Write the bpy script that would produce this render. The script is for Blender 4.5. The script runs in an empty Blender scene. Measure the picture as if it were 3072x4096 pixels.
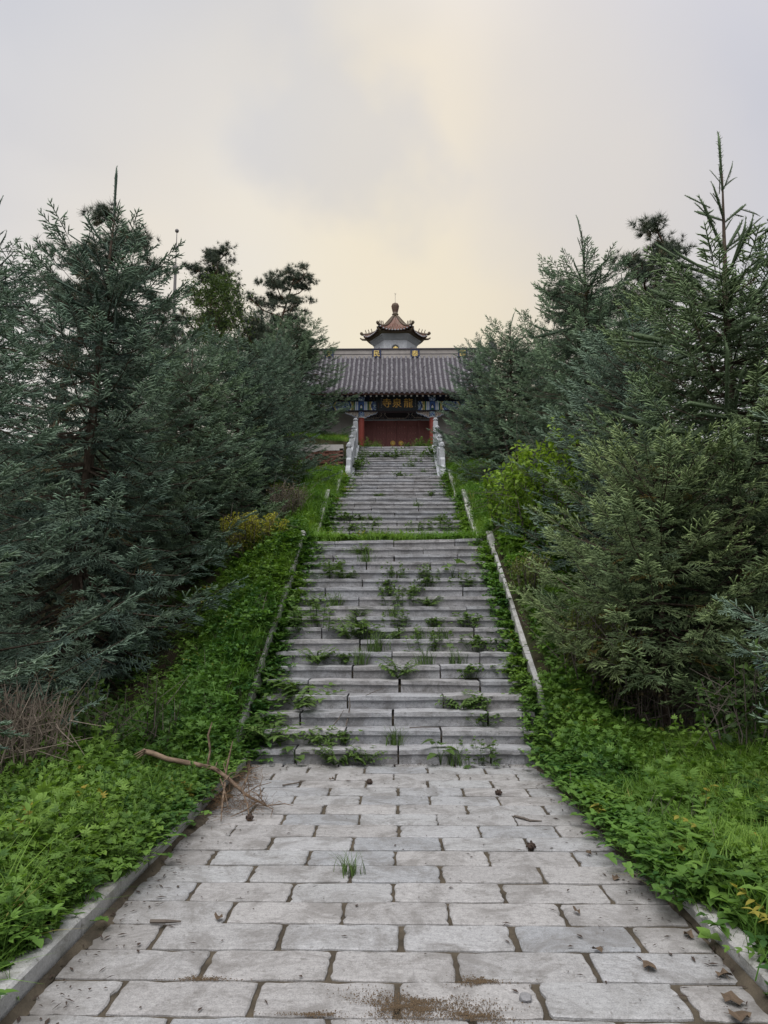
import bpy, bmesh, math, random
import numpy as np
from mathutils import Vector, Matrix, Euler

rnd = random.Random(11)
R = math.radians
SC = bpy.context.scene
COL = SC.collection

# ------------------------------------------------------------------ camera
cam_d = bpy.data.cameras.new('camera')
cam = bpy.data.objects.new('camera', cam_d)
COL.objects.link(cam)
cam.location = (0, 0, 1.63)
cam.rotation_euler = (R(90 + 7.45), 0, R(0.91))
cam_d.sensor_fit = 'HORIZONTAL'
cam_d.sensor_width = 36
cam_d.lens = 34.72
cam_d.clip_start = 0.05
cam_d.clip_end = 3000
SC.camera = cam

# ------------------------------------------------------------------ sky, sun, exposure
SUN_EL, SUN_AZ = 62.0, 200.0          # high, veiled by cloud; the light is almost shadowless
world = bpy.data.worlds.new('World')
SC.world = world
world.use_nodes = True
wt = world.node_tree
wt.nodes.clear()
WN = lambda t: wt.nodes.new(t)
wl = wt.links.new
w_out = WN('ShaderNodeOutputWorld'); bg = WN('ShaderNodeBackground')
bg.inputs['Strength'].default_value = 0.1
sky = WN('ShaderNodeTexSky'); sky.sky_type = 'NISHITA'; sky.sun_disc = False
sky.sun_elevation = R(SUN_EL); sky.sun_rotation = R(SUN_AZ)
tc = WN('ShaderNodeTexCoord')
nrm = WN('ShaderNodeVectorMath'); nrm.operation = 'NORMALIZE'
wl(tc.outputs['Generated'], nrm.inputs[0])
sep = WN('ShaderNodeSeparateXYZ'); wl(nrm.outputs[0], sep.inputs[0])
def wmath(op, a, b=None):
    n = WN('ShaderNodeMath'); n.operation = op
    for i, v in enumerate((a, b)):
        if v is None: continue
        if isinstance(v, (int, float)): n.inputs[i].default_value = v
        else: wl(v, n.inputs[i])
    return n.outputs[0]
den = wmath('ADD', wmath('ABSOLUTE', sep.outputs['Z']), 0.42)
cmb = WN('ShaderNodeCombineXYZ')
wl(wmath('DIVIDE', sep.outputs['X'], den), cmb.inputs[0])
wl(wmath('DIVIDE', sep.outputs['Y'], den), cmb.inputs[1])
n1 = WN('ShaderNodeTexNoise'); n1.inputs['Scale'].default_value = 2.3; n1.inputs['Detail'].default_value = 4.5
n1.inputs['Roughness'].default_value = 0.45; n1.inputs['Distortion'].default_value = 0.35
mp = WN('ShaderNodeMapping'); mp.inputs['Location'].default_value = (3.1, 1.62, 0.4)
wl(cmb.outputs[0], mp.inputs['Vector']); wl(mp.outputs[0], n1.inputs['Vector'])
cr = WN('ShaderNodeValToRGB')
cr.color_ramp.elements[0].position = 0.36; cr.color_ramp.elements[0].color = (2.98, 3.00, 3.20, 1)
cr.color_ramp.elements[1].position = 0.60; cr.color_ramp.elements[1].color = (4.12, 4.0, 3.88, 1)
wl(n1.outputs['Fac'], cr.inputs['Fac'])
# light of the sun soaking through the cloud round its place
sd = Vector((-0.04, math.cos(R(20)), math.sin(R(20)))).normalized()
dot = WN('ShaderNodeVectorMath'); dot.operation = 'DOT_PRODUCT'; dot.inputs[1].default_value = sd
wl(nrm.outputs[0], dot.inputs[0])
gl = WN('ShaderNodeMapRange'); gl.inputs['From Min'].default_value = 0.86; gl.inputs['From Max'].default_value = 1.0
gl.interpolation_type = 'SMOOTHSTEP'
wl(dot.outputs['Value'], gl.inputs['Value'])
n2 = WN('ShaderNodeTexNoise'); n2.inputs['Scale'].default_value = 2.6; n2.inputs['Detail'].default_value = 3
wl(mp.outputs[0], n2.inputs['Vector'])
n2r = WN('ShaderNodeMapRange'); n2r.inputs['From Min'].default_value = 0.3; n2r.inputs['From Max'].default_value = 0.7
n2r.inputs['To Min'].default_value = 0.4; n2r.inputs['To Max'].default_value = 1.0
wl(n2.outputs['Fac'], n2r.inputs['Value'])
gfac = wmath('MULTIPLY', gl.outputs[0], n2r.outputs[0])
mixg = WN('ShaderNodeMix'); mixg.data_type = 'RGBA'
wl(gfac, mixg.inputs[0]); wl(cr.outputs[0], mixg.inputs[6]); mixg.inputs[7].default_value = (4.95, 4.25, 2.9, 1)
# single clouds: a lavender grey one, a cream gap below it, a pinkish one high at the right
prev = mixg.outputs[2]
wob = WN('ShaderNodeTexNoise'); wob.inputs['Scale'].default_value = 5.0; wob.inputs['Detail'].default_value = 4; wl(nrm.outputs[0], wob.inputs['Vector'])
for az, el, r0, r1, amt, c_ in ((-4.5, 27.0, 0.968, 0.999, 0.7, (4.95, 4.5, 3.5)), (15, 41, 0.955, 0.998, 0.6, (4.2, 3.95, 3.9)), (27, 30, 0.93, 0.998, 0.5, (2.95, 2.95, 3.3)), (-20, 27, 0.95, 0.998, 0.5, (4.0, 3.8, 3.65)), (8, 30, 0.945, 0.998, 0.6, (4.5, 3.95, 3.0)), (-5.5, 35.5, 0.988, 1.001, 0.5, (2.95, 2.96, 3.18)), (-22, 42, 0.955, 0.995, 0.25, (3.2, 3.22, 3.35)), (24, 36, 0.95, 0.995, 0.4, (3.1, 3.08, 3.3))):
    dv = Vector((math.sin(R(az)) * math.cos(R(el)), math.cos(R(az)) * math.cos(R(el)), math.sin(R(el))))
    dp = WN('ShaderNodeVectorMath'); dp.operation = 'DOT_PRODUCT'; dp.inputs[1].default_value = dv; wl(nrm.outputs[0], dp.inputs[0])
    mr = WN('ShaderNodeMapRange'); mr.interpolation_type = 'SMOOTHSTEP'; mr.inputs['From Min'].default_value = r0; mr.inputs['From Max'].default_value = r1
    wl(wmath('ADD', dp.outputs['Value'], wmath('MULTIPLY', wmath('SUBTRACT', wob.outputs['Fac'], 0.5), 0.045)), mr.inputs['Value'])
    mc = WN('ShaderNodeMix'); mc.data_type = 'RGBA'; wl(wmath('MULTIPLY', mr.outputs[0], amt), mc.inputs[0]); wl(prev, mc.inputs[6]); mc.inputs[7].default_value = (*c_, 1); prev = mc.outputs[2]
mixs = WN('ShaderNodeMix'); mixs.data_type = 'RGBA'; mixs.inputs[0].default_value = 0.93
wl(sky.outputs[0], mixs.inputs[6]); wl(prev, mixs.inputs[7])
grad = wmath('ADD', wmath('MULTIPLY', sep.outputs['Z'], 0.30), 0.86)     # an overcast sky grows brighter towards the zenith
mulz = WN('ShaderNodeVectorMath'); mulz.operation = 'SCALE'
wl(mixs.outputs[2], mulz.inputs[0]); wl(grad, mulz.inputs['Scale'])
wl(mulz.outputs[0], bg.inputs['Color']); wl(bg.outputs[0], w_out.inputs[0])

sun_d = bpy.data.lights.new('sun', 'SUN')
sun_d.energy = 1.5; sun_d.angle = R(45); sun_d.color = (1.0, 0.975, 0.945)
sun = bpy.data.objects.new('sun', sun_d); COL.objects.link(sun)
sun.rotation_euler = (R(90 - SUN_EL), 0, R(180 - SUN_AZ))     # shines from above and behind the camera, to light the trees' near sides
sun.location = (0, 60, 60)

SC.view_settings.view_transform = 'Standard'
SC.view_settings.look = 'None'
SC.view_settings.exposure = 1.0
SC.view_settings.gamma = 1
SC.view_settings.use_curve_mapping = False
SC.render.engine = 'CYCLES'
SC.cycles.max_bounces = 6
SC.cycles.diffuse_bounces = 3
SC.cycles.glossy_bounces = 2
SC.cycles.transmission_bounces = 2
SC.cycles.use_denoising = True
SC.cycles.caustics_reflective = False
SC.cycles.caustics_refractive = False

# ------------------------------------------------------------------ helpers
def tag(o, label=None, cat=None, group=None, kind=None):
    if label: o['label'] = label
    if cat: o['category'] = cat
    if group: o['group'] = group
    if kind: o['kind'] = kind
    return o

def link(name, me, parent=None, mat=None):
    o = bpy.data.objects.new(name, me)
    COL.objects.link(o)
    if parent is not None: o.parent = parent
    if mat is not None and me is not None and len(me.materials) == 0: me.materials.append(mat)
    return o

def empty(name, loc=(0, 0, 0), rz=0.0, sc=1.0):
    o = bpy.data.objects.new(name, None); COL.objects.link(o)
    o.location = loc; o.rotation_euler = (0, 0, rz)
    o.scale = (sc, sc, sc) if isinstance(sc, (int, float)) else sc
    o.empty_display_size = 0.2
    return o

def copy_tree(o, parent=None):
    c = o.copy(); COL.objects.link(c)
    c.parent = parent
    for ch in list(o.children): copy_tree(ch, c)
    return c

class MB:
    """collects shapes for ONE mesh"""
    def __init__(s): s.v = []; s.f = []; s.m = []
    def add(s, vs, fs, mi=0):
        b = len(s.v); s.v += [tuple(p) for p in vs]
        s.f += [tuple(b + i for i in f) for f in fs]; s.m += [mi] * len(fs)
    def box(s, c, d, rot=None, mi=0):
        x, y, z = d[0] / 2, d[1] / 2, d[2] / 2
        vs = [Vector(p) for p in ((-x,-y,-z),(x,-y,-z),(x,y,-z),(-x,y,-z),(-x,-y,z),(x,-y,z),(x,y,z),(-x,y,z))]
        if rot is not None:
            M = Euler(rot).to_matrix(); vs = [M @ p for p in vs]
        s.add([p + Vector(c) for p in vs], [(0,3,2,1),(4,5,6,7),(0,1,5,4),(1,2,6,5),(2,3,7,6),(3,0,4,7)], mi)
    def bev(s, c, d, b, mi=0):
        """box with a chamfered top rim and chamfered vertical corners"""
        x, y, z = d[0] / 2, d[1] / 2, d[2] / 2
        def ring(ix, zz, k):
            xx, yy = x - ix, y - ix
            return [(xx-k,-yy,zz),(xx,-yy+k,zz),(xx,yy-k,zz),(xx-k,yy,zz),(-xx+k,yy,zz),(-xx,yy-k,zz),(-xx,-yy+k,zz),(-xx+k,-yy,zz)]
        vs = ring(0, -z, b) + ring(0, z - b, b) + ring(b, z, b)
        vs = [Vector(p) + Vector(c) for p in vs]
        fs = [tuple(range(7, -1, -1)), tuple(range(16, 24))]
        for k in (0, 8):
            for i in range(8): fs.append((k+i, k+(i+1)%8, k+8+(i+1)%8, k+8+i))
        s.add(vs, fs, mi)
    def tube(s, pts, rad, n=6, cap=True, mi=0):
        pts = [Vector(p) for p in pts]
        if not hasattr(rad, '__len__'): rad = [rad] * len(pts)
        vs = []; ref = None
        for i, p in enumerate(pts):
            t = (pts[min(i+1, len(pts)-1)] - pts[max(i-1, 0)]).normalized()
            if ref is None: ref = Vector((0, 0, 1)) if abs(t.z) < 0.9 else Vector((1, 0, 0))
            a = t.cross(ref).normalized(); b2 = a.cross(t).normalized(); ref = b2
            for k in range(n):
                an = 2 * math.pi * k / n
                vs.append(p + (a * math.cos(an) + b2 * math.sin(an)) * rad[i])
        fs = []
        for i in range(len(pts) - 1):
            for k in range(n):
                fs.append((i*n+k, i*n+(k+1)%n, (i+1)*n+(k+1)%n, (i+1)*n+k))
        if cap:
            fs.append(tuple(range(n-1, -1, -1))); L = (len(pts)-1)*n
            fs.append(tuple(range(L, L+n)))
        s.add(vs, fs, mi)
    def lathe(s, prof, n=12, c=(0, 0, 0), ph=0.0, mi=0):
        vs = []
        for r, z in prof:
            for k in range(n):
                a = 2*math.pi*k/n + ph
                vs.append((c[0] + r*math.cos(a), c[1] + r*math.sin(a), c[2] + z))
        fs = []
        for i in range(len(prof) - 1):
            for k in range(n): fs.append((i*n+k, i*n+(k+1)%n, (i+1)*n+(k+1)%n, (i+1)*n+k))
        fs.append(tuple(range(n-1, -1, -1))); L = (len(prof)-1)*n; fs.append(tuple(range(L, L+n)))
        s.add(vs, fs, mi)
    def prism(s, poly, axis, a, b, mi=0):
        """extrude a 2-D polygon; axis 'x': poly is (y,z), 'y': poly is (x,z), 'z': poly is (x,y)"""
        n = len(poly)
        def P(p, t): return {'x': (t, p[0], p[1]), 'y': (p[0], t, p[1]), 'z': (p[0], p[1], t)}[axis]
        vs = [P(p, a) for p in poly] + [P(p, b) for p in poly]
        fs = [tuple(range(n)), tuple(range(2*n-1, n-1, -1))]
        for i in range(n): fs.append((i, n+i, n+(i+1)%n, (i+1)%n))
        s.add(vs, fs, mi)
    def mesh(s, name, mats=(), smooth=False):
        me = bpy.data.meshes.new(name)
        me.from_pydata(s.v, [], s.f)
        for m in mats: me.materials.append(m)
        if len(mats) > 1: me.polygons.foreach_set('material_index', s.m)
        bm = bmesh.new(); bm.from_mesh(me); bmesh.ops.recalc_face_normals(bm, faces=bm.faces); bm.to_mesh(me); bm.free()
        if smooth: me.polygons.foreach_set('use_smooth', [True] * len(me.polygons))
        me.update()
        return me
    def build(s, name, mat, parent=None, smooth=False):
        mats = mat if isinstance(mat, (list, tuple)) else [mat]
        return link(name, s.mesh(name, mats, smooth), parent)

def np_mesh(name, V, F, mat, attr=None):
    """triangle mesh straight from arrays; attr: {name: per-vertex floats}"""
    me = bpy.data.meshes.new(name)
    nv, nf = len(V), len(F)
    me.vertices.add(nv); me.vertices.foreach_set('co', np.ascontiguousarray(V, np.float32).ravel())
    me.loops.add(nf * 3); me.loops.foreach_set('vertex_index', np.ascontiguousarray(F, np.int32).ravel())
    me.polygons.add(nf)
    me.polygons.foreach_set('loop_start', np.arange(0, nf * 3, 3, dtype=np.int32))
    for k, a in (attr or {}).items():
        at = me.attributes.new(k, 'FLOAT', 'POINT'); at.data.foreach_set('value', np.ascontiguousarray(a, np.float32))
    me.materials.append(mat)
    me.update(calc_edges=True)
    return me

# ------------------------------------------------------------------ materials
class NT:
    def __init__(s, name, rough=0.8, spec=0.3):
        s.mat = bpy.data.materials.new(name); s.mat.use_nodes = True
        s.t = s.mat.node_tree; s.b = s.t.nodes['Principled BSDF']
        s.b.inputs['Roughness'].default_value = rough
        s.b.inputs['Specular IOR Level'].default_value = spec
        g = s.t.nodes.new('ShaderNodeNewGeometry'); s.pos = g.outputs['Position']
        o = s.t.nodes.new('ShaderNodeObjectInfo'); s.rand = o.outputs['Random']
        c = s.t.nodes.new('ShaderNodeTexCoord'); s.obj = c.outputs['Object']
    def l(s, a, b): s.t.links.new(a, b)
    def map(s, vec, scale=(1, 1, 1), off=None):
        m = s.t.nodes.new('ShaderNodeMapping'); m.inputs['Scale'].default_value = scale
        s.l(vec, m.inputs['Vector'])
        if off is not None: s.l(off, m.inputs['Location'])
        return m.outputs[0]
    def noise(s, scale, detail=4, rough=0.6, vec=None, dist=0.0):
        n = s.t.nodes.new('ShaderNodeTexNoise')
        n.inputs['Scale'].default_value = scale; n.inputs['Detail'].default_value = detail
        n.inputs['Roughness'].default_value = rough; n.inputs['Distortion'].default_value = dist
        s.l(vec if vec is not None else s.pos, n.inputs['Vector'])
        return n.outputs['Fac']
    def vor(s, scale, vec=None, feat='F1', out='Distance', rnd_=1.0):
        n = s.t.nodes.new('ShaderNodeTexVoronoi'); n.feature = feat
        n.inputs['Scale'].default_value = scale; n.inputs['Randomness'].default_value = rnd_
        s.l(vec if vec is not None else s.pos, n.inputs['Vector'])
        return n.outputs[out]
    def ramp(s, fac, stops):
        n = s.t.nodes.new('ShaderNodeValToRGB'); e = n.color_ramp.elements
        while len(e) < len(stops): e.new(0.5)
        for i, (p, c) in enumerate(stops):
            e[i].position = p
            e[i].color = (c, c, c, 1) if isinstance(c, (int, float)) else (*c, 1)
        s.l(fac, n.inputs['Fac']); return n.outputs[0]
    def mix(s, fac, a, b, mode='MIX'):
        n = s.t.nodes.new('ShaderNodeMix'); n.data_type = 'RGBA'; n.blend_type = mode
        for v, i in ((fac, 0), (a, 6), (b, 7)):
            if isinstance(v, (int, float)): n.inputs[i].default_value = v if i == 0 else (v, v, v, 1)
            elif isinstance(v, tuple): n.inputs[i].default_value = (*v, 1)
            else: s.l(v, n.inputs[i])
        return n.outputs[2]
    def math(s, op, a, b=0.0):
        n = s.t.nodes.new('ShaderNodeMath'); n.operation = op
        for v, i in ((a, 0), (b, 1)):
            if isinstance(v, (int, float)): n.inputs[i].default_value = v
            else: s.l(v, n.inputs[i])
        return n.outputs[0]
    def attr(s, name, typ='GEOMETRY'):
        n = s.t.nodes.new('ShaderNodeAttribute'); n.attribute_name = name; n.attribute_type = typ
        return n.outputs['Fac']
    def col(s, c):
        if isinstance(c, tuple): s.b.inputs['Base Color'].default_value = (*c, 1)
        else: s.l(c, s.b.inputs['Base Color'])
    def bump(s, h, strength=0.3, dist=0.01):
        n = s.t.nodes.new('ShaderNodeBump'); n.inputs['Strength'].default_value = strength
        n.inputs['Distance'].default_value = dist
        s.l(h, n.inputs['Height']); s.l(n.outputs[0], s.b.inputs['Normal'])
    def up(s):
        """how far the surface faces up, for moss and dust that settle"""
        g = s.t.nodes.new('ShaderNodeNewGeometry'); p = s.t.nodes.new('ShaderNodeSeparateXYZ')
        s.l(g.outputs['Normal'], p.inputs[0]); return p.outputs['Z']

def M_granite(name, lo, mid, hi, stain, stain_amt=0.6, vary=0.5, edge_dirt=False, bumpk=0.6):
    m = NT(name, 0.85, 0.25)
    base = m.ramp(m.noise(150, 2, 0.7), [(0.30, lo), (0.5, mid), (0.72, hi)])
    base = m.mix(0.4, base, m.ramp(m.noise(34, 4, 0.75), [(0.32, lo), (0.68, hi)]))
    st2 = m.noise(60, 4, 0.7, vec=m.map(m.pos, (0.22, 1.0, 1.0)))
    base = m.mix(0.16, base, m.ramp(st2, [(0.36, lo), (0.6, hi)]))
    tone = m.ramp(m.rand, [(0.0, (0.82, 0.85, 0.89)), (0.3, (1.0, 1.02, 1.05)), (0.5, (1.05, 1.03, 1.02)), (0.75, (0.90, 0.885, 0.88)), (1.0, (1.02, 1.04, 1.06))])
    base = m.mix(vary, base, tone, 'MULTIPLY')
    st = m.ramp(m.noise(3.1, 8, 0.72, dist=0.8), [(0.46, 0.0), (0.60, 1.0)])
    amt = m.math('MULTIPLY', st, stain_amt)
    if edge_dirt:
        sp = m.t.nodes.new('ShaderNodeSeparateXYZ'); m.l(m.pos, sp.inputs[0])
        ax = m.math('ABSOLUTE', sp.outputs['X'])
        e = m.ramp(m.math('ADD', ax, m.math('MULTIPLY', m.math('SUBTRACT', m.noise(4.5, 6, 0.7), 0.5), 1.1)), [(0.0, 0.0), (1.0, 1.0)])
        mr = m.t.nodes.new('ShaderNodeMapRange'); m.l(m.math('ADD', ax, m.math('MULTIPLY', m.math('SUBTRACT', m.noise(4.5, 6, 0.7), 0.5), 1.3)), mr.inputs['Value'])
        mr.inputs['From Min'].default_value = 1.15; mr.inputs['From Max'].default_value = 1.62
        amt = m.math('MAXIMUM', amt, m.math('MULTIPLY', mr.outputs[0], 0.85))
    base = m.mix(amt, base, stain)
    sp_ = m.ramp(m.noise(26, 3, 0.6), [(0.60, 0.0), (0.70, 1.0)])
    base = m.mix(m.math('MULTIPLY', sp_, 0.55), base, stain)
    m.col(base)
    m.bump(m.math('ADD', m.noise(85, 4, 0.7), m.math('MULTIPLY', st2, 0.5)), bumpk, 0.008)
    return m.mat

def M_plain(name, c, rough=0.7, var=0.25, scale=8.0, bump=0.15, dirt=None, dirt_amt=0.5, spec=0.3, metal=0.0):
    m = NT(name, rough, spec)
    k = m.ramp(m.noise(scale, 5, 0.65), [(0.25, 1.0 - var), (0.75, 1.0 + var)])
    base = m.mix(1.0, c, k, 'MULTIPLY')
    if dirt:
        d = m.ramp(m.noise(scale * 0.35, 6, 0.7, dist=0.5), [(0.45, 0.0), (0.7, 1.0)])
        base = m.mix(m.math('MULTIPLY', d, dirt_amt), base, dirt)
    m.col(base); m.b.inputs['Metallic'].default_value = metal
    if bump: m.bump(m.noise(scale * 5, 4, 0.7), bump, 0.008)
    return m.mat

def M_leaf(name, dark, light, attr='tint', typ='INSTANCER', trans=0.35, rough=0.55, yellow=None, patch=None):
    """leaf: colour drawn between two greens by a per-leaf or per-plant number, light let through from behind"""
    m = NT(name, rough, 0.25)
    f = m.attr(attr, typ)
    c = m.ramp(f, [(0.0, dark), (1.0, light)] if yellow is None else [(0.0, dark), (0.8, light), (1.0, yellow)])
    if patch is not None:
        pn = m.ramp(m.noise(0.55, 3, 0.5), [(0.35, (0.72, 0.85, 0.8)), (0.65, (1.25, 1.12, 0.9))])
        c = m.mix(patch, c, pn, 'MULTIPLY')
    m.col(c)
    if trans:
        tr = m.t.nodes.new('ShaderNodeBsdfTranslucent')
        tcol = m.mix(1.0, c, (1.25, 1.3, 0.6), 'MULTIPLY'); m.l(tcol, tr.inputs['Color'])
        mx = m.t.nodes.new('ShaderNodeMixShader'); mx.inputs[0].default_value = trans
        m.l(m.b.outputs[0], mx.inputs[1]); m.l(tr.outputs[0], mx.inputs[2])
        m.l(mx.outputs[0], m.t.nodes['Material Output'].inputs['Surface'])
    return m.mat

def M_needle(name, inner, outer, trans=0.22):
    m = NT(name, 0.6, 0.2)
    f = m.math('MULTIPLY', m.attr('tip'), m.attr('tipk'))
    c = m.ramp(f, [(0.0, inner), (0.55, tuple((a+b)/2 for a, b in zip(inner, outer))), (1.0, outer)])  # inner needles darkened to deepen the crown's shade; tips paler as new growth
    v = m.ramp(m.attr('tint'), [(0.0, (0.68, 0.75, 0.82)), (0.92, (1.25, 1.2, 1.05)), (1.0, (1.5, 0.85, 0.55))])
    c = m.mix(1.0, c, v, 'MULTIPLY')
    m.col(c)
    tr = m.t.nodes.new('ShaderNodeBsdfTranslucent'); m.l(c, tr.inputs['Color'])
    mx = m.t.nodes.new('ShaderNodeMixShader'); mx.inputs[0].default_value = trans
    m.l(m.b.outputs[0], mx.inputs[1]); m.l(tr.outputs[0], mx.inputs[2])
    m.l(mx.outputs[0], m.t.nodes['Material Output'].inputs['Surface'])
    return m.mat

MT = {}
MT['paving'] = M_granite('paving_granite', (0.180, 0.180, 0.184), (0.350, 0.348, 0.352), (0.495, 0.493, 0.50), (0.135, 0.126, 0.118), 0.55, 1.0, True)
MT['step'] = M_granite('step_granite', (0.135, 0.136, 0.145), (0.36, 0.362, 0.378), (0.54, 0.54, 0.56), (0.115, 0.108, 0.102), 0.5, 0.7, False, 0.9)
MT['kerb'] = M_granite('kerb_granite', (0.26, 0.26, 0.26), (0.43, 0.43, 0.425), (0.56, 0.555, 0.55), (0.14, 0.14, 0.10), 0.5, 0.4)
MT['marble'] = M_plain('balustrade_stone', (0.42, 0.44, 0.475), 0.6, 0.15, 5, 0.12, (0.20, 0.21, 0.215), 0.7)
m = NT('mortar_soil', 0.95, 0.1)
m.col(m.mix(m.ramp(m.noise(6, 5), [(0.35, 0.0), (0.7, 1.0)]), (0.055, 0.047, 0.037), (0.12, 0.10, 0.075)))
m.bump(m.noise(60, 5, 0.7), 0.8, 0.012); MT['mortar'] = m.mat
m = NT('bank_soil', 0.95, 0.1)
m.col(m.mix(m.ramp(m.noise(1.3, 6), [(0.35, 0.0), (0.65, 1.0)]), (0.045, 0.035, 0.024), m.mix(m.noise(9, 4), (0.06, 0.05, 0.03), (0.03, 0.05, 0.018))))
m.bump(m.noise(14, 6, 0.7), 0.8, 0.05); MT['soil'] = m.mat
m = NT('sand', 0.95, 0.1)
m.col(m.mix(m.ramp(m.noise(180, 3), [(0.35, 0.0), (0.65, 1.0)]), (0.06, 0.045, 0.032), (0.16, 0.115, 0.072))); m.bump(m.noise(220, 3), 0.7, 0.006); MT['sand'] = m.mat
m = NT('bark', 0.9, 0.15)
m.col(m.mix(m.ramp(m.noise(14, 6, 0.7, vec=m.map(m.pos, (1, 1, 0.25))), [(0.35, 0.0), (0.7, 1.0)]), (0.035, 0.026, 0.02), (0.13, 0.10, 0.078)))
m.bump(m.noise(30, 5, 0.7, vec=m.map(m.pos, (1, 1, 0.3))), 0.8, 0.02); MT['bark'] = m.mat
m = NT('pine_bark', 0.9, 0.15)
m.col(m.mix(m.ramp(m.noise(10, 6, 0.7), [(0.35, 0.0), (0.7, 1.0)]), (0.06, 0.042, 0.032), (0.20, 0.12, 0.075))); MT['pine_bark'] = m.mat
m = NT('dead_wood', 0.85, 0.2)
m.col(m.mix(m.ramp(m.noise(22, 6, 0.7, vec=m.map(m.pos, (0.4, 1, 1))), [(0.35, 0.0), (0.68, 1.0)]), (0.075, 0.050, 0.036), (0.27, 0.20, 0.145)))
m.bump(m.noise(70, 4), 0.6, 0.006); MT['dead'] = m.mat
MT['grey_twig'] = M_plain('grey_twig', (0.115, 0.098, 0.085), 0.9, 0.4, 20, 0)
MT['dry_needle'] = M_plain('dry_needle', (0.13, 0.078, 0.042), 0.9, 0.4, 30, 0)
MT['dry_leaf'] = M_plain('dry_leaf', (0.10, 0.072, 0.05), 0.85, 0.4, 40, 0.3)
MT['cone'] = M_plain('cone_scale', (0.05, 0.035, 0.028), 0.9, 0.3, 30, 0.2)
MT['stone'] = M_plain('loose_stone', (0.22, 0.22, 0.23), 0.9, 0.3, 30, 0.3)
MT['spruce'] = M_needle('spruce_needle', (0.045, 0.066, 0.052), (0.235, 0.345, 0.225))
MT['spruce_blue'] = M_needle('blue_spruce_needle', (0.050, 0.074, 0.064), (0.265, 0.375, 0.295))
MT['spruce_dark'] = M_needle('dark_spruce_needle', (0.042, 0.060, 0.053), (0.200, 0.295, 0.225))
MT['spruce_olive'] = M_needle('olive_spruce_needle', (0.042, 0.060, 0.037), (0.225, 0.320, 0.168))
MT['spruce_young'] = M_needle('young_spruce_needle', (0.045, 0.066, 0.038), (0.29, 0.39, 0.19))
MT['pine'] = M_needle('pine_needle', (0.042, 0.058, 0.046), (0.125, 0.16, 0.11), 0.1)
MT['broad'] = M_leaf('tree_leaf', (0.045, 0.075, 0.030), (0.10, 0.15, 0.055), 'tint', 'GEOMETRY')
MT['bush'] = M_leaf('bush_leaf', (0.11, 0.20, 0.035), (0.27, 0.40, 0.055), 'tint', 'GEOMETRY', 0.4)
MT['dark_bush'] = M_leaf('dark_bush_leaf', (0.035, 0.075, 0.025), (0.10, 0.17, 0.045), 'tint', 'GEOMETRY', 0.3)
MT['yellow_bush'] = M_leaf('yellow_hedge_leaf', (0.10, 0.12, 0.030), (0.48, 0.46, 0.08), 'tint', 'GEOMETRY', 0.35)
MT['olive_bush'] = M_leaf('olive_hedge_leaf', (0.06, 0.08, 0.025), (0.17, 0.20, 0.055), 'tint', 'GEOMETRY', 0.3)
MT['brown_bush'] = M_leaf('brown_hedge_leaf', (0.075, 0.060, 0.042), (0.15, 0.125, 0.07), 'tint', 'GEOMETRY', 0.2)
MT['weed'] = M_leaf('weed_leaf', (0.036, 0.098, 0.026), (0.150, 0.270, 0.060), patch=0.7, yellow=(0.30, 0.27, 0.06))
MT['grass'] = M_leaf('grass_blade', (0.050, 0.125, 0.024), (0.175, 0.305, 0.058), patch=0.7, yellow=(0.36, 0.31, 0.11))
MT['weed_own'] = M_leaf('step_weed_leaf', (0.045, 0.088, 0.026), (0.125, 0.205, 0.052), 'tint', 'GEOMETRY')
MT['red'] = M_plain('red_paint', (0.30, 0.068, 0.052), 0.55, 0.18, 4, 0.05, (0.20, 0.05, 0.045), 0.5)
MT['door_red'] = M_plain('door_red_paint', (0.185, 0.070, 0.064), 0.55, 0.15, 4, 0.05, (0.13, 0.03, 0.03), 0.5)
MT['gold'] = M_plain('gold_paint', (0.72, 0.42, 0.09), 0.45, 0.12, 10, 0)
MT['pale_gold'] = M_plain('pale_gold_paint', (0.80, 0.60, 0.20), 0.5, 0.1, 10, 0)
MT['board'] = M_plain('signboard_black', (0.014, 0.019, 0.024), 0.5, 0.2, 8, 0)
MT['navy'] = M_plain('navy_paint', (0.025, 0.035, 0.085), 0.6, 0.2, 8, 0)
MT['blue'] = M_plain('blue_paint', (0.07, 0.15, 0.42), 0.6, 0.2, 8, 0)
MT['sky_blue'] = M_plain('light_blue_paint', (0.42, 0.55, 0.78), 0.6, 0.15, 8, 0)
MT['white'] = M_plain('white_paint', (0.78, 0.80, 0.80), 0.6, 0.12, 8, 0)
MT['green'] = M_plain('green_paint', (0.035, 0.12, 0.085), 0.6, 0.2, 8, 0)
MT['yellow'] = M_plain('yellow_paint', (0.62, 0.52, 0.17), 0.6, 0.15, 8, 0)
MT['dark_wood'] = M_plain('dark_wood', (0.035, 0.028, 0.034), 0.7, 0.25, 8, 0)
MT['brown_wood'] = M_plain('brown_wood', (0.09, 0.045, 0.035), 0.7, 0.25, 8, 0)
MT['plaster'] = M_plain('pale_plaster', (0.42, 0.41, 0.40), 0.85, 0.12, 3, 0.1, (0.33, 0.31, 0.28), 0.5)
MT['metal'] = M_plain('mast_metal', (0.17, 0.16, 0.165), 0.6, 0.2, 6, 0)
MT['cable'] = M_plain('cable', (0.10, 0.09, 0.09), 0.7, 0.1, 6, 0)
def M_floral(name, ground, line, dot_, sc):
    m = NT(name, 0.6, 0.3)
    e = m.vor(sc, feat='DISTANCE_TO_EDGE'); d = m.vor(sc * 1.0)
    c = m.mix(m.ramp(e, [(0.06, 1.0), (0.10, 0.0)]), ground, line)
    c = m.mix(m.ramp(d, [(0.16, 1.0), (0.22, 0.0)]), c, dot_)
    m.col(c); return m.mat
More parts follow.
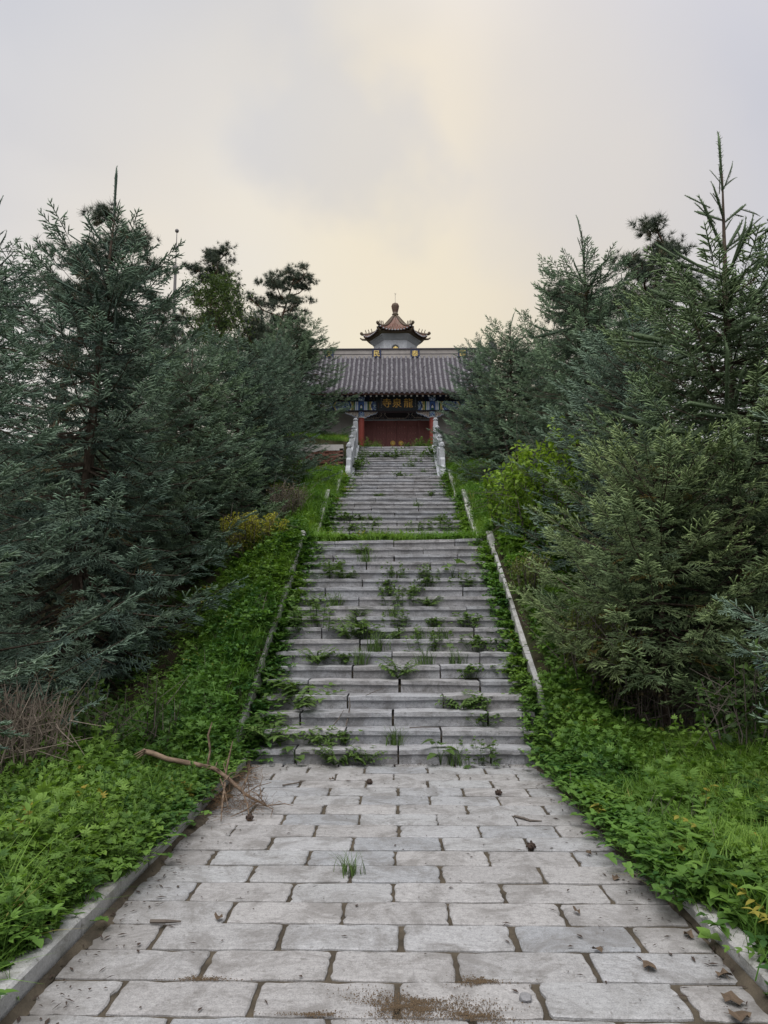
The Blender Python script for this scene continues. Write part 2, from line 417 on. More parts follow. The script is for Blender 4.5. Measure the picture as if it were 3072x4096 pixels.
MT['floral_blue'] = M_floral('blue_scroll_painting', (0.05, 0.10, 0.34), (0.52, 0.64, 0.64), (0.34, 0.46, 0.28), 9)
MT['floral_pale'] = M_floral('pale_scroll_painting', (0.34, 0.24, 0.20), (0.62, 0.60, 0.55), (0.16, 0.24, 0.40), 11)
MT['floral_dark'] = M_floral('dark_scroll_painting', (0.030, 0.035, 0.055), (0.16, 0.13, 0.12), (0.10, 0.06, 0.05), 8)
m = NT('grey_roof_tile', 0.8, 0.25)
c = m.ramp(m.noise(7, 5, 0.7), [(0.3, (0.095, 0.092, 0.104)), (0.7, (0.20, 0.194, 0.208))])
c = m.mix(0.8, c, m.ramp(m.rand, [(0.0, 0.78), (1.0, 1.22)]), 'MULTIPLY')
c = m.mix(m.ramp(m.noise(5, 5, 0.8), [(0.66, 0.0), (0.74, 0.6)]), c, (0.30, 0.295, 0.29))
m.col(c); m.bump(m.noise(40, 4), 0.3, 0.01); MT['tile'] = m.mat
MT['pan'] = M_plain('pan_tile', (0.075, 0.068, 0.082), 0.85, 0.35, 12, 0.2)
MT['ridge'] = M_plain('ridge_plaster', (0.34, 0.315, 0.30), 0.85, 0.15, 3, 0.1, (0.20, 0.19, 0.18), 0.6)
m = NT('glazed_tile', 0.5, 0.4)
c = m.ramp(m.noise(3, 5, 0.7), [(0.3, (0.135, 0.058, 0.042)), (0.5, (0.17, 0.088, 0.066)), (0.7, (0.10, 0.082, 0.052))])
m.col(c); MT['glaze'] = m.mat
MT['glaze_dark'] = M_plain('weathered_glaze', (0.105, 0.078, 0.058), 0.6, 0.3, 5, 0.1, (0.14, 0.13, 0.07), 0.5)
m = NT('stucco', 0.9, 0.2)
c = m.ramp(m.noise(11, 6, 0.75), [(0.35, (0.42, 0.44, 0.48)), (0.6, (0.58, 0.60, 0.64))])
m.col(c); m.bump(m.noise(24, 4, 0.8), 0.8, 0.05); MT['stucco'] = m.mat
MT['cornice'] = M_plain('grey_render', (0.36, 0.38, 0.42), 0.85, 0.1, 4, 0.05, (0.24, 0.25, 0.27), 0.4)
MT['hollow'] = M_plain('niche_shade', (0.10, 0.105, 0.115), 0.9, 0.1, 4, 0)  # dark tone painted in place of the shade inside the niches
m = NT('brick_clay', 0.9, 0.2)
c = m.ramp(m.rand, [(0.0, (0.115, 0.052, 0.042)), (0.5, (0.17, 0.078, 0.058)), (0.85, (0.20, 0.105, 0.08)), (1.0, (0.30, 0.25, 0.22))])
c = m.mix(m.ramp(m.noise(13, 5), [(0.45, 0.0), (0.7, 0.7)]), c, (0.085, 0.06, 0.05))
m.col(c); m.bump(m.noise(60, 4), 0.5, 0.01); MT['brick'] = m.mat
MT['brick_mortar'] = M_plain('brick_mortar', (0.10, 0.075, 0.065), 0.95, 0.2, 10, 0.2)

# ------------------------------------------------------------------ ground profile
FL = {1: (8.10, 0.0, 0.1515, 19), 2: (15.7, 2.88, 0.152, 10), 3: (20.54, 4.40, 0.152, 9), 4: (25.1, 5.76, 0.152, 16)}
TOP = 5.76 + 0.152 * 16
PY = [-400, 7.7, 13.5, 15.5, 18.45, 20.3, 23.0, 24.9, 29.7, 37, 70, 160, 600]
PZ = [0, 0.0, 2.86, 2.90, 4.38, 4.42, 5.72, 5.80, TOP - 0.06, TOP, TOP, 3.0, -30]
def prof(y): return np.interp(y, PY, PZ)
_ph = np.random.RandomState(5).rand(8) * 6.28
def ground(x, y):
    x = np.asarray(x, float); y = np.asarray(y, float)
    a = np.abs(x)
    # banks run a little smoother than the steps
    # and fall away from them sideways
    q = y - 2.6 * np.clip((a - 2.0) / 1.9, 0, 1) * np.clip((25.0 - y) / 3, 0, 1)
    p = (prof(q - 0.5) + prof(q) + prof(q + 0.5) + prof(q + 0.9)) / 4
    k = np.clip((a - 1.8) / 2.5, 0, 1)
    side = 0.10 + 0.20 * k + 0.06 * np.sin(1.7*x + _ph[0]) * np.sin(1.3*y + _ph[1]) + 0.03 * np.sin(4.1*x + _ph[2] + 2.7*y)
    side = side + 0.10 * np.clip((y - 7.5) / 3, 0, 1) * np.clip((3.5 - a) / 1.5, 0, 1)
    out = p + side * np.clip((a - 1.66) / 0.2, 0, 1)
    inner = prof(y) - 0.55 + np.where(y < 7.6, 0.35, 0.0)
    wall = np.where((y > 25.52) & (x < -1.7) & (x > -14), 1.2 * np.clip((29.8 - y) / 4.5, 0, 1), 0.0)
    return np.where(a < 1.68, inner, out + wall)
def gz(x, y): return float(ground(x, y))

# ------------------------------------------------------------------ ground sheet
xs = np.unique(np.concatenate([np.linspace(-1.67, 1.67, 5), np.arange(1.72, 6.6, 0.2), -np.arange(1.72, 6.6, 0.2),
     np.arange(7, 24, 1.0), -np.arange(7, 24, 1.0), np.array([30, 45, 80, 150, 320]), -np.array([30, 45, 80, 150, 320])]))
ys = np.unique(np.concatenate([np.array([-320, -150, -60, -25, -10, -4]), np.arange(-2, 32, 0.22), np.arange(32, 60, 2), np.array([70, 90, 120, 160, 240, 400])]))
GX, GY = np.meshgrid(xs, ys)
V = np.stack([GX, GY, ground(GX, GY)], -1).reshape(-1, 3)
nx, ny = len(xs), len(ys)
ii = (np.arange(ny - 1)[:, None] * nx + np.arange(nx - 1)[None, :]).ravel()
F = np.concatenate([np.stack([ii, ii + 1, ii + nx + 1], 1), np.stack([ii, ii + nx + 1, ii + nx], 1)])
g = link('ground', np_mesh('ground', V, F, MT['soil']))
tag(g, kind='structure'); g.data.polygons.foreach_set('use_smooth', [True] * len(g.data.polygons))

# ------------------------------------------------------------------ paved path
path = empty('paved_path'); tag(path, kind='structure')
bed = MB()
for j in range(12):
    bed.box((0, 1.5 + j * 0.56, -0.066), (3.3, 0.559, 0.11))
bed.build('joint_bed', MT['mortar'], path)
def slab_mesh(L, W, seed):
    r = random.Random(seed)
    n = 7
    def side(p, q, off):
        out = []
        for i in range(n):
            t = i / n
            x = p[0] + (q[0]-p[0]) * t; y = p[1] + (q[1]-p[1]) * t
            j = r.uniform(-0.006, 0.003) - (0.012 * (r.random() < 0.08)) if 0 < i else -0.004 * r.random()
            out.append((x + off[0]*j, y + off[1]*j))
        return out
    x, y = L/2, W/2
    ring = side((-x,-y),(x,-y),(0,-1)) + side((x,-y),(x,y),(1,0)) + side((x,y),(-x,y),(0,1)) + side((-x,y),(-x,-y),(-1,0))
    def cham(p):
        ex = min(1, max(0, (abs(p[0]) - (x - 0.02)) / 0.02)); ey = min(1, max(0, (abs(p[1]) - (y - 0.02)) / 0.02)); c_ = 0.006 * ex * ey * r.uniform(0.6, 1.6)
        return (p[0] - math.copysign(c_, p[0]), p[1] - math.copysign(c_, p[1]))
    ring = [cham(p) for p in ring]
    N = len(ring); vs = []
    for zz, k in ((-0.05, 1.0), (-0.006, 1.0), (0.0, None)):
        for (a, b) in ring:
            if k is None: vs.append((a - math.copysign(0.007, a) * (abs(a) > x*0.9), b - math.copysign(0.007, b) * (abs(b) > y*0.85), r.uniform(-0.0012, 0.0012)))
            else: vs.append((a, b, zz))
    fs = []
    for lv in (0, N):
        for i in range(N): fs.append((lv+i, lv+(i+1)%N, lv+N+(i+1)%N, lv+N+i))
    fs.append(tuple(range(2*N, 3*N)))
    mb = MB(); mb.add(vs, fs); return mb.mesh('slab', [MT['paving']])
slab_cache = {}
rowd = 0.2976
for k in range(-5, 17):
    y0 = 3.213 + rowd * k
    off = 0.0 if k % 2 == 0 else 0.3
    edges = [-1.54]
    x = -1.8 + off
    while x < 1.5:
        if x > -1.40: edges.append(x + rnd.uniform(-0.025, 0.025))
        x += 0.6
    if 1.54 - edges[-1] < 0.12: edges.pop()
    edges.append(1.54)
    dpt = rowd if k < 16 else 0.17
    for i in range(len(edges) - 1):
        L = edges[i+1] - edges[i] - rnd.uniform(0.010, 0.024)
        W = dpt - rnd.uniform(0.012, 0.022)
        key = (round(L / 0.02), round(W / 0.006), rnd.randrange(3))
        if key not in slab_cache: slab_cache[key] = slab_mesh(key[0]*0.02, key[1]*0.006, hash(key) % 9999)
        o = link('slab', slab_cache[key], path)
        o.location = ((edges[i]+edges[i+1])/2, y0 + dpt/2 + rnd.uniform(-0.003, 0.003), 0.002 + rnd.uniform(-0.004, 0.004))
        o.rotation_euler = (rnd.uniform(-0.007, 0.007), rnd.uniform(-0.005, 0.005), rnd.uniform(-0.006, 0.006) + (math.pi if rnd.random() < .5 else 0))

def kerb_run(name, pts, w, h, seg):
    """row of long kerb stones along a list of (x, y, z) nodes"""
    root = empty(name); tag(root, kind='structure')
    for a, b in zip(pts[:-1], pts[1:]):
        a, b = Vector(a), Vector(b); n = max(1, round((b - a).length / seg))
        for i in range(n):
            p = a.lerp(b, i/n); q = a.lerp(b, (i+1)/n); d = q - p
            mb = MB(); L = d.length - rnd.uniform(0.008, 0.02)
            mb.bev((0, 0, 0), (w * rnd.uniform(.94, 1.04), L, h), 0.012)
            o = mb.build('kerb_stone', MT['kerb'], root)
            o.location = (p + q) / 2 + Vector((rnd.uniform(-.012, .012), 0, rnd.uniform(-.012, .006)))
            o.rotation_euler = (math.atan2(d.z, math.hypot(d.x, d.y)), rnd.uniform(-.05, .05), math.atan2(-d.x, d.y) + rnd.uniform(-.006, .006))
    return root
kerb_run('path_kerb', [(-1.63, 0.9, 0.0), (-1.63, 7.95, 0.0)], 0.14, 0.22, 0.95)
kerb_run('path_kerb', [(1.62, 0.9, -0.03), (1.62, 7.95, -0.03)], 0.12, 0.22, 0.95)

# ------------------------------------------------------------------ stone stairs
def step_mesh(L, seed):
    r = random.Random(seed)
    prof_ = [(0.0, 0.150), (0.0, 0.104), (0.030, 0.086), (0.034, -0.01), (0.33, -0.01), (0.33, 0.1515), (0.008, 0.1515)]
    mb = MB(); n = len(prof_); S = 5; vs = []; fs = []
    for i in range(S + 1):
        x = -L/2 + L * i / S
        ch = 0.006 if i in (0, S) else 0.0
        for (a, b) in prof_:
            j = r.uniform(-0.005, 0.004)
            vs.append((x, a + j + ch * (a < 0.01), b + j * 0.7 - ch * (b > 0.14)))
    for i in range(S):
        for k in range(n):
            fs.append((i*n+k, i*n+(k+1)%n, (i+1)*n+(k+1)%n, (i+1)*n+k))
    fs.append(tuple(range(n))); fs.append(tuple(range(S*n+n-1, S*n-1, -1)))
    mb.add(vs, fs); return mb.mesh('step_stone', [MT['step']])
step_cache = {}
for fi, (y0, z0, rise, n) in FL.items():
    st = empty('stone_stairs'); tag(st, kind='structure')
    bedm = MB()
    hw = 1.60 if fi < 4 else 1.52
    for k in range(n):
        y = y0 + 0.3 * k; z = z0 + rise * k
        bedm.box((0, y + 0.09 + 0.15, z + rise / 2 - 0.36), (2 * hw - 0.04, 0.30 if k < n - 1 else 0.34, rise + 0.55))
        js = [-hw, -1.06, 0.0, 1.06, hw] if k % 2 == 0 else [-hw, -0.53, 0.53, hw]
        js = [js[0]] + [j + rnd.uniform(-.06, .06) for j in js[1:-1]] + [js[-1]]
        roll = rnd.gauss(0, 0.004)
        if fi == 1 and k > 14: roll = -0.012 * (k - 14) / 4
        if fi == 1 and k == 18: roll = -0.018
        for i in range(len(js) - 1):
            L = round((js[i+1] - js[i] - rnd.uniform(0.012, 0.03)) / 0.02) * 0.02
            key = (round(L / 0.02), rnd.randrange(2))
            if key not in step_cache: step_cache[key] = step_mesh(key[0] * 0.02, hash(key) % 999)
            o = link('step_stone', step_cache[key], st)
            xm = (js[i] + js[i+1]) / 2
            o.location = (xm, y + rnd.uniform(-.012, .012), z - roll * xm + rnd.uniform(-.006, .006) + (rise - 0.1515))
            o.rotation_euler = (rnd.uniform(-.008, .012), roll + rnd.uniform(-.005, .005), rnd.uniform(-.009, .009))
    bedm.build('stairs_bed', MT['mortar'], st)
land = empty('stairs_landing'); tag(land, kind='structure')
for (a, b, z) in ((13.76, 15.73, 2.86), (18.66, 20.57, 4.38), (23.2, 25.13, 5.74)):
    mb = MB(); mb.box((0, (a + b) / 2, z - 0.25), (3.16, b - a, 0.5)); mb.build('landing_earth', MT['soil'], land)
mb = MB(); mb.box((0, 33.4, TOP - 0.3), (13.0, 7.0, 0.55)); pf = mb.build('forecourt', MT['kerb']); tag(pf, kind='structure')

# sloping kerbs beside the flights
def slope_kerb(side, fi, up, x):
    y0, z0, rise, n = FL[fi]
    a = (side * x, y0 - 0.15, z0 + 0.0 + up); b = (side * x, y0 + 0.3 * n - 0.1, z0 + rise * n + up)
    return kerb_run('stairs_kerb', [a, b], 0.13, 0.26, 1.15)
for fi in (1, 2, 3):
    slope_kerb(-1, fi, 0.09 if fi == 1 else 0.12, 1.73)
    slope_kerb(1, fi, 0.085 if fi == 1 else 0.12, 1.73)

# ------------------------------------------------------------------ balustrades of the top flight
def balustrade(side):
    root = empty('stone_balustrade', (side * 1.64, 25.0, 5.76))
    slope = 0.152 / 0.3
    def zs(y): return slope * (y - 0.1) + 0.05
    mb = MB()
    mb.prism([(0.0, -0.3), (0.0, zs(0) + 0.12), (4.75, zs(4.75) + 0.12), (4.75, zs(4.75) - 0.5), (1.2, -0.3)], 'x', -0.15, 0.15)
    mb.build('base_stone', MT['marble'], root)
    posts = [0.62, 2.0, 3.35, 4.65]
    for i, y in enumerate(posts):
        p = MB(); z = zs(y) + 0.1
        p.bev((0, y, z + 0.50), (0.19, 0.19, 1.04), 0.012)
        for s_ in (-1, 1): p.bev((s_ * 0.096, y, z + 0.5), (0.014, 0.12, 0.72), 0.004)
        po = p.build('post', MT['marble'], root)
        h = MB(); c = (0, 0, 0)
        h.lathe([(0.07, 0), (0.088, 0.015), (0.088, 0.04), (0.06, 0.055), (0.06, 0.075), (0.088, 0.10), (0.092, 0.13), (0.072, 0.15), (0.084, 0.175), (0.086, 0.21), (0.062, 0.25), (0.03, 0.275), (0.0, 0.28)], 12, c)
        for q in range(6):
            a = q * math.pi / 3; h.lathe([(0.0, 0.10), (0.022, 0.12), (0.026, 0.16), (0.0, 0.20)], 6, (c[0] + .08*math.cos(a), c[1] + .08*math.sin(a), c[2]))
        ho_ = h.build('post_head', MT['marble'], po, True); ho_.location = (0, y, z + 1.02); ho_.scale = (1, 1, 1 if i == 0 else 0.6)
    for a, b in zip(posts[:-1], posts[1:]):
        y0, y1 = a + 0.1, b - 0.1
        pn = MB()
        pn.prism([(y0, zs(y0) + 0.12), (y1, zs(y1) + 0.12), (y1, zs(y1) + 0.62), (y0, zs(y0) + 0.62)], 'x', -0.05, 0.05)
        for s_ in (-1, 1):
            for (u0, u1, v0, v1) in ((0.08, 0.46, 0.22, 0.54), (0.54, 0.92, 0.22, 0.54)):
                ya, yb = y0 + (y1-y0)*u0, y0 + (y1-y0)*u1
                t = 0.05 * s_; e = 0.016 * s_
                pn.prism([(ya, zs(ya)+v0), (yb, zs(yb)+v0), (yb, zs(yb)+v1), (ya, zs(ya)+v1)], 'x', min(t, t+e), max(t, t+e))
        po = pn.build('panel', MT['marble'], root)
        hr = MB()
        hr.prism([(y0, zs(y0) + 0.74), (y1, zs(y1) + 0.74), (y1, zs(y1) + 0.86), (y0, zs(y0) + 0.86)], 'x', -0.07, 0.07)
        hr.build('handrail', MT['marble'], root)
        for u in (0.2, 0.5, 0.8):
            yy = y0 + (y1-y0)*u; v = MB()
            v.lathe([(0.05, 0.60), (0.07, 0.66), (0.04, 0.69), (0.06, 0.76)], 8, (0, yy, zs(yy))); v.build('baluster', MT['marble'], po, True)
    d = MB()      # drum stone with its scroll in front of the first post
    y = 0.28; d.prism([(y + 0.30*math.cos(t), 0.46 + 0.34*math.sin(t)) for t in [i*math.pi/9 for i in range(18)]], 'x', -0.08, 0.08)
    d.box((0, 0.30, 0.0), (0.22, 0.56, 0.36))
    d.prism([(y + 0.24, 0.72), (y + 0.24, 1.06), (y + 0.16, 1.12), (y + 0.02, 1.02), (y + 0.0, 0.80)], 'x', -0.075, 0.075)
    for s_ in (-1, 1):
        for rr, tt in ((0.22, 0.016), (0.10, 0.03)):
            d.prism([(y + rr*math.cos(i*math.pi/8), 0.46 + rr*math.sin(i*math.pi/8)) for i in range(16)], 'x', min(s_*0.08, s_*(0.08+tt)), max(s_*0.08, s_*(0.08+tt)))
    d.build('drum_stone', MT['marble'], root)
    return root
tag(balustrade(-1), 'white carved stone balustrade climbing left of the top stairs, beside the brick wall', 'balustrade', 'balustrades of the top flight')
tag(balustrade(1), 'white carved stone balustrade climbing right of the top stairs, against dark spruce branches', 'balustrade', 'balustrades of the top flight')

# ------------------------------------------------------------------ brick retaining wall
bw = empty('brick_wall', (-1.82, 25.22, 5.55)); tag(bw, 'weathered red brick retaining wall with a broken plaster cap left of the stairs', 'wall')
mb = MB(); mb.box((-2.2, 0.17, 0.78), (4.4, 0.26, 1.56)); mb.build('wall_core', MT['brick_mortar'], bw)
bm_ = []
for s_ in range(4):
    q = MB(); q.bev((0, 0, 0), (0.225 + 0.006 * s_, 0.10, 0.056), 0.006); bm_.append(q.mesh('brick', [MT['brick']]))
for r_ in range(23):
    x = -0.12 - (0.12 if r_ % 2 else 0)
    while x > -3.1:
        if not (rnd.random() < 0.03):
            o = link('brick', rnd.choice(bm_), bw); o.location = (x + rnd.uniform(-.006, .006), rnd.uniform(0.0, 0.028), 0.05 + r_ * 0.066)
            o.rotation_euler = (rnd.uniform(-.03, .03), rnd.uniform(-.02, .02), rnd.uniform(-.03, .03))
        x -= 0.244
cp = MB(); top = [(-4.4, 1.74)]
for i in range(23): top.append((-4.4 + 0.2 * i, 1.74))
bot = [(0.0, 1.61), (-0.12, 1.60), (-0.13, 1.53)]
xx = -0.3
while xx > -4.3: bot.append((xx, 1.51 + rnd.uniform(-.035, .025))); xx -= 0.17
bot.append((-4.4, 1.5))
cp.prism([(-4.4, 1.74), (0.0, 1.74)] + bot, 'y', -0.045, 0.36); cp.build('plaster_cap', MT['plaster'], bw)
mb = MB(); mb.bev((0, 0, 0), (0.2, 0.12, 0.17), 0.02); o = mb.build('stone_block', MT['plaster']); o.location = (-2.62, 25.05, 6.22); o.rotation_euler = (0.05, 0.12, 0.2)
tag(o, 'pale broken stone block standing against the foot of the brick wall', 'stone')

# ------------------------------------------------------------------ lettering
def glyph(ch, size, depth, mat, bold=0.012):
    c = bpy.data.curves.new('lettering', 'FONT'); c.body = ch; c.size = 1.0; c.extrude = depth / size / 2; c.offset = bold; c.resolution_u = 3
    t = bpy.data.objects.new('lettering', c); COL.objects.link(t)
    dg = bpy.context.evaluated_depsgraph_get(); dg.update()
    me = bpy.data.meshes.new_from_object(t.evaluated_get(dg))
    bpy.data.objects.remove(t); bpy.data.curves.remove(c)
    co = np.empty(len(me.vertices) * 3, np.float32); me.vertices.foreach_get('co', co); co = co.reshape(-1, 3)
    mid = (co.max(0) + co.min(0)) / 2
    co = (co - mid) * size
    me.vertices.foreach_set('co', np.stack([co[:, 0], -co[:, 2], co[:, 1]], 1).ravel())
    me.materials.clear(); me.materials.append(mat); me.update()
    return me

# ------------------------------------------------------------------ temple gate
FZ = 9.0
tg = empty('temple_gate', (0.07, 37.3, 0)); tag(tg, 'Chinese temple gate hall with grey tiled roof, red doors and blue painted beams', 'temple')
def tp(mb, name, mat, smooth=False, parent=None): return mb.build(name, mat, parent or tg, smooth)
mb = MB(); mb.box((0, 2.6, (TOP + FZ) / 2 - 0.4), (11.6, 6.6, FZ - TOP + 0.8)); tp(mb, 'plinth', MT['kerb'])
for k in range(4):
    mb = MB(); mb.bev((0, -1.0 - 0.3 * k, TOP + 0.1 + (3 - k) * 0.2 - 0.12), (4.2, 0.3, 0.22), 0.01); tp(mb, 'plinth_step', MT['step'])
for x in (-1.835, 1.835, -4.9, 4.9):
    mb = MB(); mb.lathe([(0.155, 0.12), (0.155, 2.2), (0.15, 2.41)], 20, (x, 0, FZ)); c_ = tp(mb, 'column', MT['red'], True)
    b_ = MB(); b_.lathe([(0.26, 0), (0.27, 0.06), (0.2, 0.12)], 16, (x, 0, FZ)); b_.build('column_base', MT['kerb'], c_, True)
    b_ = MB(); b_.lathe([(0.157, 2.41), (0.157, 2.74)], 20, (x, 0, FZ)); b_.build('painted_collar', MT['floral_blue'], c_, True)
    b_ = MB(); b_.lathe([(0.162, 2.40), (0.162, 2.44)], 20, (x, 0, FZ)); b_.build('collar_band', MT['white'], c_, True)
# painted beam
BZ0, BZ1 = 11.75, 12.25
mb = MB(); mb.box((0, 0, (BZ0 + BZ1) / 2), (11.0, 0.34, BZ1 - BZ0)); beam = tp(mb, 'painted_beam', MT['navy'])
def motif(poly, mat, name='beam_painting', d=0.004):
    q = MB(); q.prism(poly, 'y', -0.17 - d, -0.1699 + 0.0005); return q.build(name, mat, beam)
def rect(x0, x1, z0=BZ0 + 0.03, z1=BZ1 - 0.02): return [(x0, z0), (x1, z0), (x1, z1), (x0, z1)]
zm, zl, zh = (BZ0 + BZ1) / 2, BZ0 + 0.03, BZ1 - 0.02
def chev(x0, w, s, dx=0.14): # chevron band pointing along s
    return [(x0, zl), (x0 + w, zl), (x0 + w + s * dx, zm), (x0 + w, zh), (x0, zh), (x0 + s * dx, zm)]
mb = MB(); mb.box((0, -0.005, BZ0 - 0.012), (11.0, 0.37, 0.03)); tp(mb, 'beam_edge', MT['dark_wood'])
for cx in (-1.835, 1.835):
    for s in (-1, 1):
        X = lambda a: cx + s * a
        def rr(a, b): return rect(min(X(a), X(b)), max(X(a), X(b)))
        motif(rr(0.16, 0.20), MT['white']); motif(rr(0.20, 0.28), MT['sky_blue']); motif(rr(0.28, 0.32), MT['white'])
        motif(rr(0.32, 0.40), MT['green']); motif(rr(0.40, 0.43), MT['yellow'])
        # K shaped chevrons
        motif([(X(0.43), zl), (X(0.47), zl), (X(0.60), zm), (X(0.47), zh), (X(0.43), zh), (X(0.52), zm)], MT['navy'], d=0.005)
        motif([(X(0.47), zl), (X(0.53), zl), (X(0.47), zm + 0.0), (X(0.53), zh), (X(0.47), zh), (X(0.43), zm)], MT['yellow'], d=0.006)
        motif([(X(0.53), zl), (X(0.59), zl), (X(0.50), zm), (X(0.59), zh), (X(0.53), zh), (X(0.45), zm)], MT['white'], d=0.005)
        motif([(X(0.60), zl), (X(0.66), zl), (X(0.57), zm), (X(0.66), zh), (X(0.60), zh), (X(0.51), zm)], MT['blue'], d=0.004)
        motif([(X(0.67), zl), (X(1.24), zl), (X(1.36), zm), (X(1.24), zh), (X(0.67), zh), (X(0.58), zm)], MT['floral_blue'], d=0.003)
        motif([(X(1.24), zl), (X(1.27), zl), (X(1.39), zm), (X(1.27), zh), (X(1.24), zh), (X(1.36), zm)], MT['white'], d=0.005)
        motif([(X(1.28), zl), (X(1.33), zl), (X(1.45), zm), (X(1.33), zh), (X(1.28), zh), (X(1.40), zm)], MT['yellow'], d=0.004)
    # plaque on the column head: blue shrine shape with pale core, scroll boss above
    motif(rect(cx - 0.155, cx + 0.155), MT['blue'], d=0.006)
    motif([(cx - 0.09, zl), (cx + 0.09, zl), (cx + 0.09, zm), (cx, zm + 0.12), (cx - 0.09, zm)], MT['navy'], d=0.009)
    motif([(cx - 0.06, zl + 0.03), (cx + 0.06, zl + 0.03), (cx + 0.05, zm - 0.03), (cx, zm + 0.05), (cx - 0.05, zm - 0.03)], MT['white'], d=0.012)
    motif(rect(cx - 0.075, cx + 0.075, zl, zl + 0.10), MT['green'], d=0.015)
    q = MB(); q.lathe([(0.0, 0.0), (0.15, 0.02), (0.19, 0.12), (0.19, 0.22), (0.12, 0.28), (0.0, 0.3)], 14, (cx, -0.12, BZ1 + 0.0)); tp(q, 'column_boss', MT['floral_blue'], True)
for s in (-1, 1):   # outer bays: pale lozenge
    X = lambda a: s * 1.835 + s * a
    motif([(X(1.48), zm), (X(1.60), zl), (X(2.1), zl), (X(2.22), zm), (X(2.1), zh), (X(1.6), zh)], MT['sky_blue'], d=0.004)
    motif([(X(1.58), zm), (X(1.66), zl + .06), (X(2.04), zl + .06), (X(2.12), zm), (X(2.04), zh - .06), (X(1.66), zh - .06)], MT['white'], d=0.007)
# frieze above the beam
mb = MB(); mb.box((0, 0.02, 12.42), (11.0, 0.22, 0.34)); fr = tp(mb, 'frieze_board', MT['navy'])
for x in (-3.3, -2.75, -1.15, 1.15, 2.75, 3.3, -4.2, 4.2):
    q = MB(); q.prism([(x - .3, 12.42), (x - .22, 12.30), (x + .22, 12.30), (x + .3, 12.42), (x + .22, 12.54), (x - .22, 12.54)], 'y', -0.094, -0.089); q.build('frieze_painting', MT['floral_dark'], fr)
# carved brackets under the beam beside each column
for cx in (-1.835, 1.835):
    for s in (-1, 1):
        X = lambda a: cx + s * a
        poly = [(0.158, 11.73), (0.84, 11.73), (0.80, 11.66), (0.70, 11.60), (0.66, 11.62), (0.56, 11.55), (0.48, 11.57), (0.40, 11.48), (0.31, 11.49), (0.25, 11.42), (0.158, 11.40)]
        q = MB(); q.prism([(X(a), b) for a, b in poly], 'y', -0.04, 0.04); br = tp(q, 'carved_bracket', MT['floral_pale'])
        q = MB(); q.tube([(X(a), -0.045, b - 0.005) for a, b in poly[1:]], 0.014, 4); q.build('bracket_rim', MT['sky_blue'], br)
        for a, b, r_ in ((0.28, 11.58, .07), (0.42, 11.63, .055), (0.55, 11.66, .045), (0.68, 11.68, .03)):
            q = MB(); q.tube([(X(a) + r_*math.cos(i*.8)*(1 - i*.08), -0.047, b + r_*math.sin(i*.8)*(1 - i*.08)) for i in range(9)], 0.010, 4); q.build('bracket_scroll', MT['floral_pale'], br)
# door wall, 1.3 m behind the columns
DY = 1.35
mb = MB(); mb.box((0, DY, 11.95), (3.9, 0.18, 0.6)); lint = tp(mb, 'inner_lintel', MT['floral_dark'])
q = MB(); q.prism([(-0.66, 11.93), (-0.48, 11.72), (0.48, 11.72), (0.66, 11.93), (0.48, 12.14), (-0.48, 12.14)], 'y', DY - 0.095, DY - 0.088); q.build('lintel_cartouche', MT['dark_wood'], lint)
q = MB(); q.tube([(-0.66, DY - 0.098, 11.93), (-0.48, DY - 0.098, 11.72), (0.48, DY - 0.098, 11.72), (0.66, DY - 0.098, 11.93), (0.48, DY - 0.098, 12.14), (-0.48, DY - 0.098, 12.14), (-0.66, DY - 0.098, 11.93)], 0.015, 4); q.build('cartouche_line', MT['floral_pale'], lint)
for s in (-1, 1):
    q = MB(); q.tube([(s * 1.75, DY - 0.098, 11.72), (s * 0.95, DY - 0.098, 11.74), (s * 0.78, DY - 0.098, 11.93), (s * 0.95, DY - 0.098, 12.12)], 0.015, 4); q.build('cartouche_line', MT['floral_pale'], lint)
mb = MB(); mb.box((0, DY - 0.02, 11.63), (3.9, 0.14, 0.045)); tp(mb, 'door_head', MT['cornice'])
for s in (-1, 1):
    mb = MB(); mb.box((s * 1.21, DY, FZ + 1.30), (0.15, 0.16, 2.6)); tp(mb, 'door_post', MT['door_red'])
    mb = MB(); mb.box((s * 1.56, DY + 0.03, FZ + 1.30), (0.55, 0.06, 2.6)); sp = tp(mb, 'side_panel', MT['door_red'])
    mb = MB(); mb.box((s * 1.56, DY - 0.01, FZ + 1.30), (0.09, 0.06, 2.59)); mb.build('panel_stile', MT['door_red'], sp)
stud = MB(); stud.lathe([(0.028, 0), (0.026, 0.012), (0.015, 0.024), (0, 0.028)], 7)
MT['stud'] = M_plain('stud_paint', (0.34, 0.17, 0.15), 0.4, 0.1, 10, 0)
studm = stud.mesh('stud', [MT['stud']], True)
